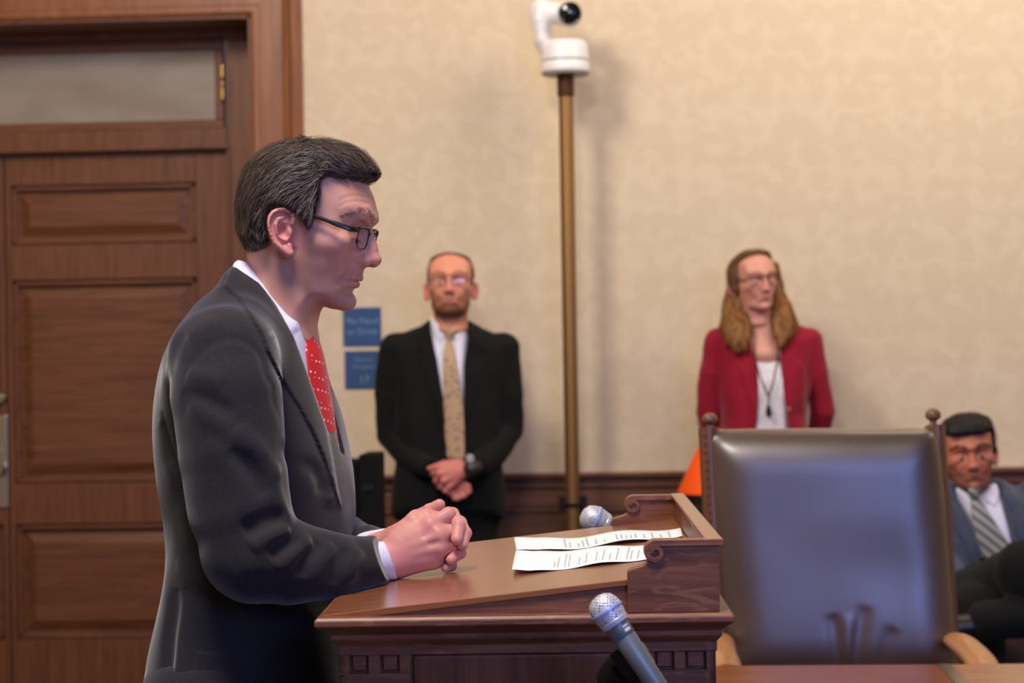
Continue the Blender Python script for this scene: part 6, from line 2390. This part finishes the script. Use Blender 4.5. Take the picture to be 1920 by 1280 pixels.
bv.ell(L3_(1430, 664, d3 - 0.03), (.09, .07, .05), 0.02)
for sx in (-1, 1):
    bv.chain([L3_(1432 + sx * 60, 645, d3), L3_(1432 + sx * 90, 700, d3), L3_(1434 + sx * 112, 790, d3 + 0.05), L3_(1434 + sx * 50, 880, d3 + 0.14)], [.035, .035, .03, .02], k=0.02)
    bv.chain([L3_(1434 + sx * 38, 900, d3), L3_(1434 + sx * 38, 1140, d3), L3_(1434 + sx * 40, 1370, d3)], [.07, .05, .035], k=0.02)
V, Q = surface(bv)
parts.append((F3.to_world(V) - rt3, Q, np.tile(lin(214, 156, 138), (len(V), 1))))
# hands held behind the back
hb_ = Vol(L3_(1434, 890, d3 + .14) - 0.12, L3_(1434, 890, d3 + .14) + 0.12, 0.004)
for sx in (-1, 1):
    w_ = L3_(1434 + sx * 46, 880, d3 + .14)
    ks = [L3_(1434 + sx * 14, 888 + i * 9, d3 + .15 + 0.01 * sx) for i in range(4)]
    tb = [[L3_(1434 - sx * 4, 892 + i * 9, d3 + .15 + 0.012 * sx), L3_(1434 - sx * 10, 896 + i * 9, d3 + .14 + 0.012 * sx)] for i in range(4)]
    simple_hand(hb_, L3_, w_, ks, tb, [L3_(1434 + sx * 36, 872, d3 + .14), L3_(1434 + sx * 20, 868, d3 + .14), L3_(1434 + sx * 8, 868, d3 + .14)])
V, Q = surface(hb_)
parts.append((F3.to_world(V) - rt3, Q, np.tile(lin(214, 150, 132), (len(V), 1))))
V, Q, T = join_np(parts)
mesh_np('body', V, Q, SKIN, m3, T)
add_eyes(m3, E3, G3, R3_, t3_, (80, 60, 40))
add_brows(m3, hv3c, R3_, t3_, (110, 76, 50), (140, 100, 70), 160, thick=0.003)
spectacles(m3, R3_, t3_, ex=(690, 446), cx=0.035, lens_w=0.050, lens_h=0.036, tilt=-12, rimr=0.0016, ear=(550, 403), mat=plain('plum_frame', srgb(92, 44, 52), 0.35))
HO3 = [(470, 470), (442, 440), (434, 380), (440, 334), (456, 304), (484, 280), (520, 265), (560, 258), (610, 264), (648, 278), (672, 296), (664, 306), (640, 312), (618, 330), (604, 360), (596, 400), (580, 430), (560, 470), (520, 490)]
W3 = ([HP(a, b) for a, b in [(440, 400), (480, 320), (560, 262), (640, 285), (520, 340), (520, 400), (600, 340), (596, 400), (560, 450)]], [c / 1000 for c in (78, 80, 70, 62, 90, 93, 80, 80, 84)])
R3m = ([HP(a, b) for a, b in [(436, 400), (445, 330), (480, 275), (560, 256), (655, 285), (620, 330), (600, 390), (570, 450), (480, 480)]], [c / 1000 for c in (58, 60, 56, 54, 24, 12, 8, 8, 30)])
FL3 = [(560, 265, -.1, .1, 1), (640, 290, -.5, .3, 1), (600, 340, -.5, 1, .1), (520, 300, -.6, .8, .3), (450, 360, -.1, 1, 0), (520, 400, -.1, 1, 0), (590, 420, -.1, 1, 0), (500, 470, 0, 1, 0)]
hair_mesh(m3, 'hair', HO3, W3, R3m, 0.0028, R3_, t3_, FL3, (98, 64, 38), (150, 108, 66), 4200, 7, 0.007, 0.0009, 0.004, 18)
# long falls of hair on both shoulders
lh = Vol(L3_(1350, 675, d3) * [1, 0, 1] + [-0.02, -0.20, -0.02], L3_(1500, 490, d3) * [1, 0, 1] + [0.02, 0.10, 0.02], 0.0034)


def lock(pts, rs, sq=(1, 0.8, 1), k=0.006):
    P = smooth_poly([L3_(*p) for p in pts], 3, closed=False)
    rr = np.interp(np.linspace(0, 1, len(P)), np.linspace(0, 1, len(rs)), rs)
    for i in range(len(P) - 1):
        lh.cap(P[i], P[i + 1], rr[i], rr[i + 1], k=k if i == 0 else 0.003, sq=sq)


lock([(1384, 500, d3 + .02), (1378, 550, d3 + .0), (1372, 590, d3 - .04), (1374, 620, d3 - .09), (1384, 655, d3 - .11)], [.022, .030, .036, .036, .012])
lock([(1376, 520, d3 + .03), (1370, 570, d3 + .0), (1364, 610, d3 - .05), (1366, 640, d3 - .09)], [.02, .026, .028, .012])
lock([(1388, 560, d3 - .02), (1394, 600, d3 - .06), (1396, 630, d3 - .10), (1394, 650, d3 - .115)], [.016, .022, .022, .008])
lock([(1380, 590, d3 - .05), (1386, 620, d3 - .10), (1398, 655, d3 - .12)], [.02, .022, .006])
lock([(1450, 500, d3 + .02), (1458, 550, d3 - .0), (1470, 590, d3 - .05), (1472, 620, d3 - .09), (1462, 646, d3 - .11)], [.02, .026, .034, .032, .010])
lock([(1456, 540, d3 + .02), (1470, 580, d3 + .0), (1482, 610, d3 - .05), (1480, 632, d3 - .08)], [.016, .024, .026, .010])
lock([(1456, 570, d3 - .02), (1458, 605, d3 - .07), (1456, 630, d3 - .11)], [.012, .020, .008])
lock([(1420, 540, d3 + .07), (1420, 620, d3 + .08)], [.06, .06], (1.2, 0.5, 1))
lh.wrinkle(0.0022, 0.02, 31, (1, 1, 2.5))
V0, Q0 = surface(Vol_copy(lh))
rr_ = np.random.default_rng(44)
n_h = 5200
P = V0[rr_.integers(0, len(V0), n_h)]
vs_, qs_, tn = strands(lh, P, lambda Pq: np.stack([np.sin(Pq[:, 2] * 95 + Pq[:, 0] * 30) * 0.55, np.cos(Pq[:, 2] * 80) * 0.3, -np.ones(len(Pq))], 1), 7, 0.008, 0.0010, 0.004, 45, jitter=0.15)
T0 = np.tile(lin(110, 70, 36), (len(V0), 1))
T1 = lin(106, 66, 34)[None] * (1 - tn[:, None]) + lin(190, 130, 70)[None] * tn[:, None]
V, Q, T = join_np([(F3.to_world(V0) - rt3, Q0, T0), (F3.to_world(vs_) - rt3, qs_, T1)])
mesh_np('long_hair', V, Q, HAIRM, m3, T)
# white top
WHITE_TOP = fabric('white_top', srgb(214, 210, 216), srgb(236, 232, 238), 0.9, 120, 0.3, 0.1)
tpv = Vol(L3_(1380, 1010, d3) * [1, 0, 1] + [0, -0.16, 0], L3_(1490, 640, d3) * [1, 0, 1] + [0, 0.10, 0], 0.005)
tpv.inflate(poly2(F3, [(1404, 664), (1460, 664), (1474, 700), (1482, 1000), (1400, 1000), (1400, 700)]), ([F3.flat(1432, 665), F3.flat(1432, 720), F3.flat(1436, 760), F3.flat(1436, 900)], [.078, .115, .112, .104]), 0.03, blur=1)
tpv.wrinkle(0.002, 0.05, 3)
V, Q = surface(tpv)
mesh_np('white_top', F3.to_world(V) - rt3, Q, WHITE_TOP, m3)
CRIMSON = fabric('crimson_jacket', srgb(128, 12, 34), srgb(156, 20, 48), 0.85, 260, 0.3, 0.3)
j3v = Vol(L3_(1300, 900, d3) * [1, 0, 1] + [-0.03, -0.20, -0.02], L3_(1575, 590, d3) * [1, 0, 1] + [0.03, 0.24, 0], 0.0055)
j3v.inflate(smooth_poly(poly2(F3, [(1398, 606), (1380, 610), (1352, 616), (1334, 628), (1338, 700), (1352, 780), (1350, 860), (1345, 890), (1518, 890), (1512, 860), (1512, 780), (1522, 700), (1528, 628), (1510, 612), (1480, 606), (1464, 604)]), 1),
            ([F3.flat(1430, 610), F3.flat(1360, 630), F3.flat(1505, 630), F3.flat(1432, 700), F3.flat(1380, 740), F3.flat(1490, 740), F3.flat(1434, 870)], [.07, .075, .075, .112, .118, .118, .118]),
            ([F3.flat(1430, 606), F3.flat(1340, 700), F3.flat(1520, 700), F3.flat(1430, 890)], [.05, .08, .08, .05]), blur=1)
j3v.chain([L3_(1348, 642, d3), L3_(1336, 700, d3), L3_(1330, 770, d3 + .02), L3_(1336, 805, d3 + .05), L3_(1372, 870, d3 + .12)], [.052, .050, .047, .044, .034], k=0.012)
j3v.chain([L3_(1516, 640, d3), L3_(1528, 700, d3), L3_(1542, 770, d3 + .02), L3_(1536, 805, d3 + .05), L3_(1500, 870, d3 + .12)], [.052, .048, .045, .042, .034], k=0.012)
region_cut(j3v, poly2(F3, [(1396, 590), (1400, 640), (1410, 668), (1416, 720), (1412, 800), (1411, 892), (1474, 892), (1472, 800), (1460, 720), (1458, 668), (1462, 640), (1466, 590)]), -0.4, -0.035)
j3v.plate(poly2(F3, [(1396, 606), (1402, 650), (1414, 720), (1412, 790), (1400, 760), (1384, 700), (1374, 680), (1380, 672), (1376, 640), (1384, 612)]), 0.005, -1, 0.002)
j3v.plate(poly2(F3, [(1464, 606), (1460, 650), (1460, 720), (1472, 800), (1480, 760), (1488, 700), (1496, 682), (1488, 672), (1492, 640), (1480, 610)]), 0.005, -1, 0.002)
for a, b, am in (((1345, 680), (1350, 780), -.005), ((1516, 680), (1510, 790), -.006), ((1520, 760), (1555, 790), .004), ((1320, 760), (1345, 800), .004), ((1370, 800), (1400, 850), .003)):
    j3v.bump(L3_(*a, d3 - .08), L3_(*b, d3 - .06), 0.014, am)
j3v.wrinkle(0.002, 0.06, 17)
V, Q = surface(j3v)
mesh_np('jacket', F3.to_world(V) - rt3, Q, CRIMSON, m3)
bt = at(1479, 766, d3 - 0.125) - rt3
MB().lathe([(0, 0.004), (0.006, 0.004), (0.007, 0), (0, 0)], 14, Matrix.Translation(bt.tolist()) @ Matrix.Rotation(math.pi / 2, 4, 'X')).build('button', BRASS, m3, smooth=True)
# lanyard with a dark pendant
ly = MB()
for P_ in ([(1412, 640, .10), (1418, 680, .13), (1428, 715, .135), (1440, 742, .135)], [(1460, 640, .10), (1457, 680, .13), (1450, 715, .135), (1442, 742, .135)]):
    ly.tube([at(a, b, d3 - c) - rt3 for a, b, c in P_], 0.0028, 8)
ly.tube([at(1441, 740, d3 - .136) - rt3, at(1441, 762, d3 - .134) - rt3], 0.0028, 8)
lo = ly.build('lanyard', BLACK, m3, smooth=True)
pd = MB()
pc = at(1441, 760, d3 - .134) - rt3
pd.lathe([(0.0, 0.006), (0.006, 0.0), (0.011, -0.02), (0.010, -0.034), (0, -0.044)], 16, Matrix.Translation(pc.tolist()))
pd.build('pendant', BLACK, lo, smooth=True)
g3 = lambda px, z, dd=0.0: np.array([at(px, 900, d3 + dd)[0] - rt3[0], at(px, 900, d3 + dd)[1] - rt3[1], z])
legs_shoes(m3, 0, [g3(1402, .90), g3(1462, .90)], [g3(1402, .48), g3(1466, .48)], [g3(1402, .08), g3(1468, .08)], BLACK_SUIT, (.115, .075, .055))
for sx in (1402, 1468):
    q_ = g3(sx, 0)
    shoe(m3, q_[0], q_[1], 0.0, -1)

# ---------------------------------------------------------------- seated man at the right edge
d4 = 6.35
r4 = at(1850, 1230, d4)
m4 = empty('person', (r4[0], r4[1], 0), 'dark haired person in a blue-grey suit and striped tie seated behind the leather chair', 'person')
rt4 = np.array(m4.location)
F4 = Frame(1850, 1000, d4, 0)
L4 = F4.loc
R4_, t4_ = head_matrix(at(1822, 852, d4 - 0.12), -97, 8, 5, 0.985)
hv4, E4, G4 = head_vol(0.0022, gaze=-14, opening=3.4)
hv4c = Vol_copy(hv4)
V, Q = surface(hv4, True)
T = head_tone(V, (196, 120, 92), (160, 88, 76), 0.6, (104, 66, 52))
parts = [(xf(V, R4_, t4_, rt4), Q, T)]
bv = Vol(np.array([-0.35, -0.75, 0.0]) + F4.R.T @ (rt4 - F4.o), np.array([0.55, 0.35, 1.05]) + F4.R.T @ (rt4 - F4.o), 0.012)
q4 = lambda x, y, z: F4.R.T @ (np.array([x, y, z]) + rt4 - F4.o)
hD0 = d4 - .46
bv.cap(L4(1835, 965, d4 + .03), L4(1900, 950, d4 + .02), 0.05, 0.04, k=0.02)
bv.chain([L4(1822, 930, d4), L4(1835, 990, d4 + .03), q4(0.02, 0.08, 0.58)], [.045, .09, .10], k=0.02)
bv.chain([L4(1900, 950, d4 + .02), L4(1985, 1040, d4 - .05), L4(1975, 1112, d4 - .28), L4(1945, 1128, hD0)], [.035, .034, .03, .022], k=0.02)
V, Q = surface(bv)
parts.append((F4.to_world(V) - rt4, Q, np.tile(lin(*SK), (len(V), 1))))
hnd = Vol(L4(1905, 1140, d4 - .5) - 0.1, L4(1905, 1140, d4 - .5) + 0.14, 0.004)
hD = d4 - .46
simple_hand(hnd, L4, L4(1945, 1128, hD), [L4(1915, 1118, hD), L4(1912, 1127, hD - .01), L4(1913, 1136, hD - .01), L4(1916, 1145, hD)],
            [[L4(1901, 1126, hD), L4(1900, 1136, hD)], [L4(1899, 1134, hD), L4(1899, 1145, hD)], [L4(1901, 1143, hD), L4(1904, 1152, hD)], [L4(1906, 1150, hD), L4(1910, 1158, hD)]],
            [L4(1935, 1116, hD), L4(1918, 1108, hD), L4(1908, 1112, hD)])
V, Q = surface(hnd)
parts.append((F4.to_world(V) - rt4, Q, np.tile(lin(190, 96, 88), (len(V), 1))))
V, Q, T = join_np(parts)
mesh_np('body', V, Q, SKIN, m4, T)
add_eyes(m4, E4, G4, R4_, t4_, (40, 28, 20))
add_brows(m4, hv4c, R4_, t4_, (30, 20, 18), (50, 36, 30), 330, thick=0.0045)
HO4 = [(465, 455), (442, 430), (432, 380), (438, 330), (452, 300), (478, 274), (520, 256), (565, 250), (615, 254), (660, 268), (694, 292), (712, 318), (713, 346), (704, 356), (690, 350), (668, 344), (640, 346), (618, 352), (608, 380), (600, 410), (588, 432), (572, 430), (560, 411), (545, 398), (510, 390), (496, 410), (500, 450), (480, 460)]
W4 = ([HP(a, b) for a, b in [(440, 400), (480, 320), (560, 256), (650, 275), (520, 340), (520, 395), (600, 340), (600, 400), (690, 320), (580, 425)]], [c / 1000 for c in (76, 82, 72, 68, 90, 85, 83, 79, 66, 77)])
R4m = ([HP(a, b) for a, b in [(434, 400), (440, 330), (480, 272), (565, 248), (660, 268), (706, 310), (708, 352), (640, 346), (606, 390), (580, 430), (500, 430)]], [c / 1000 for c in (58, 60, 56, 50, 36, 20, 10, 10, 4, 3, 6)])
FL4 = [(702, 322, .5, .8, .6), (680, 292, .8, .5, .6), (600, 262, 1, .1, .5), (650, 330, .6, .8, .5), (560, 262, -.2, .0, .8), (520, 290, -.4, .8, .4), (450, 350, -.3, 1, 0), (600, 360, -.1, 1, 0), (540, 385, -.2, 1, 0)]
hair_mesh(m4, 'hair', HO4, W4, R4m, 0.0028, R4_, t4_, FL4, (14, 11, 11), (46, 38, 34), 3600, 5, 0.006, 0.0009, 0.004, 28)
BLUE_SUIT = fabric('blue_grey_suit', srgb(58, 64, 84), srgb(78, 84, 104), 0.9, 260, 0.3, 0.3)
sh = Vol(L4(1775, 1080, d4) * [1, 0, 1] + [0, -0.16, 0], L4(1890, 885, d4) * [1, 0, 1] + [0.02, 0.14, 0.01], 0.0045)
sh.inflate(smooth_poly(poly2(F4, [(1780, 905), (1796, 912), (1826, 922), (1848, 908), (1862, 900), (1876, 940), (1892, 1010), (1900, 1060), (1826, 1060), (1812, 1000), (1788, 940)]), 1),
           ([F4.flat(1822, 910), F4.flat(1830, 950), F4.flat(1845, 1000), F4.flat(1856, 1060)], [.066, .095, .118, .12]), 0.03, blur=1)
sh.plate(poly2(F4, [(1782, 896), (1796, 910), (1822, 930), (1812, 946), (1790, 922)]), 0.005, -1, 0.002)
sh.plate(poly2(F4, [(1866, 892), (1850, 908), (1830, 930), (1852, 944), (1868, 918)]), 0.005, -1, 0.002)
V, Q = surface(sh)
mesh_np('shirt', F4.to_world(V) - rt4, Q, SHIRT, m4)


def striped_tie():
    m, nt, b = nodemat('striped_tie')
    w_ = nt.nodes.new('ShaderNodeTexWave')
    w_.bands_direction = 'DIAGONAL'
    w_.inputs['Scale'].default_value = 16
    nt.links.new(coords(nt, (1, 0.2, 1.2)), w_.inputs['Vector'])
    nt.links.new(ramp(nt, w_.outputs['Fac'], [(0.3, srgb(92, 94, 94)), (0.5, srgb(128, 132, 122)), (0.8, srgb(160, 156, 154))]), b.inputs['Base Color'])
    setp(b, Roughness=0.55)
    return m


ST = striped_tie()
tie_mesh(m4, [at(a, b, d4 - c) for a, b, c in [(1829, 938, .105), (1834, 955, .116), (1846, 985, .128), (1860, 1015, .134), (1874, 1040, .138)]], [.013, .022, .031, .038, .040], (F4.R @ np.array([1.0, 0, 0.35]), oF), ST, 0.004, 0.2)
V, Q = surface(kk)
mesh_np('tie_knot', V @ F4.R.T + at(1827, 931, d4 - .100) - rt4, Q, ST, m4)
j4 = Vol(L4(1770, 1110, d4) * [1, 0, 1] + [-0.16, -0.35, -0.05], L4(1950, 880, d4) * [1, 0, 1] + [0.16, 0.20, 0.02], 0.006)
j4.inflate(smooth_poly(poly2(F4, [(1778, 898), (1764, 920), (1748, 950), (1745, 1000), (1752, 1060), (1760, 1110), (1930, 1110), (1945, 1040), (1952, 985), (1938, 940), (1905, 912), (1870, 896)]), 1),
           ([F4.flat(1822, 905), F4.flat(1770, 930), F4.flat(1900, 930), F4.flat(1840, 980), F4.flat(1850, 1080)], [.08, .09, .09, .13, .135]),
           ([F4.flat(1822, 900), F4.flat(1750, 1000), F4.flat(1945, 1000), F4.flat(1850, 1110)], [.05, .08, .09, .06]), blur=1)
j4.chain([L4(1760, 945, d4 + .02), L4(1752, 1030, d4 - .02), L4(1790, 1090, d4 - .16)], [.06, .055, .045], k=0.012)
j4.chain([L4(1935, 940, d4 + .02), L4(1985, 1030, d4 - .05), L4(1975, 1110, d4 - .28), L4(1945, 1128, d4 - .44)], [.065, .06, .05, .036], k=0.012)
region_cut(j4, poly2(F4, [(1776, 885), (1784, 930), (1806, 985), (1818, 1030), (1822, 1070), (1900, 1070), (1892, 1020), (1880, 970), (1868, 925), (1868, 885)]), -0.5, -0.04)
j4.plate(poly2(F4, [(1774, 896), (1782, 935), (1806, 1000), (1818, 1060), (1808, 1050), (1786, 1000), (1772, 980), (1776, 965), (1768, 940)]), 0.006, -1, 0.002)
j4.plate(poly2(F4, [(1868, 896), (1872, 930), (1884, 980), (1900, 1050), (1912, 1030), (1904, 990), (1912, 975), (1902, 960), (1890, 910)]), 0.006, -1, 0.002)
j4.wrinkle(0.0025, 0.06, 27)
V, Q = surface(j4)
mesh_np('suit_jacket', F4.to_world(V) - rt4, Q, BLUE_SUIT, m4)
# crossed legs: a raised thigh towards the right, the other under it
tv = Vol(np.array([-0.32, -0.85, 0.02]), np.array([0.75, 0.32, 0.86]), 0.010)
w4 = lambda px, py, d: at(px, py, d) - rt4
tv.chain([w4(1860, 1105, d4 + .02), w4(1862, 1120, d4 - .20), w4(1925, 1068, d4 - .50)], [.13, .105, .085], k=0.03)
tv.chain([w4(1925, 1068, d4 - .50), w4(1960, 1150, d4 - .52), w4(1850, 1165, d4 - .55)], [.085, .07, .055], k=0.02)
tv.chain([w4(1830, 1130, d4 + .02), w4(1822, 1138, d4 - .30), w4(1828, 1150, d4 - .42)], [.12, .105, .08], k=0.03)
tv.chain([w4(1828, 1150, d4 - .42), np.array([-0.05, -0.50, 0.09])], [.08, .055], k=0.02)
tv.wrinkle(0.003, 0.08, 37)
V, Q = surface(tv)
mesh_np('trousers', V, Q, BLACK_SUIT, m4)
shoe(m4, -0.05, -0.54, 0.0, -1)
s_ = Vol((-0.2, -0.2, -0.1), (0.22, 0.2, 0.14), 0.006)
s_.cap((0.05, 0, 0), (-0.12, 0, -0.02), 0.042, 0.034, k=0)
V, Q = surface(s_)
mesh_np('shoe', V + w4(1838, 1168, d4 - .55), Q, SHOE, m4)
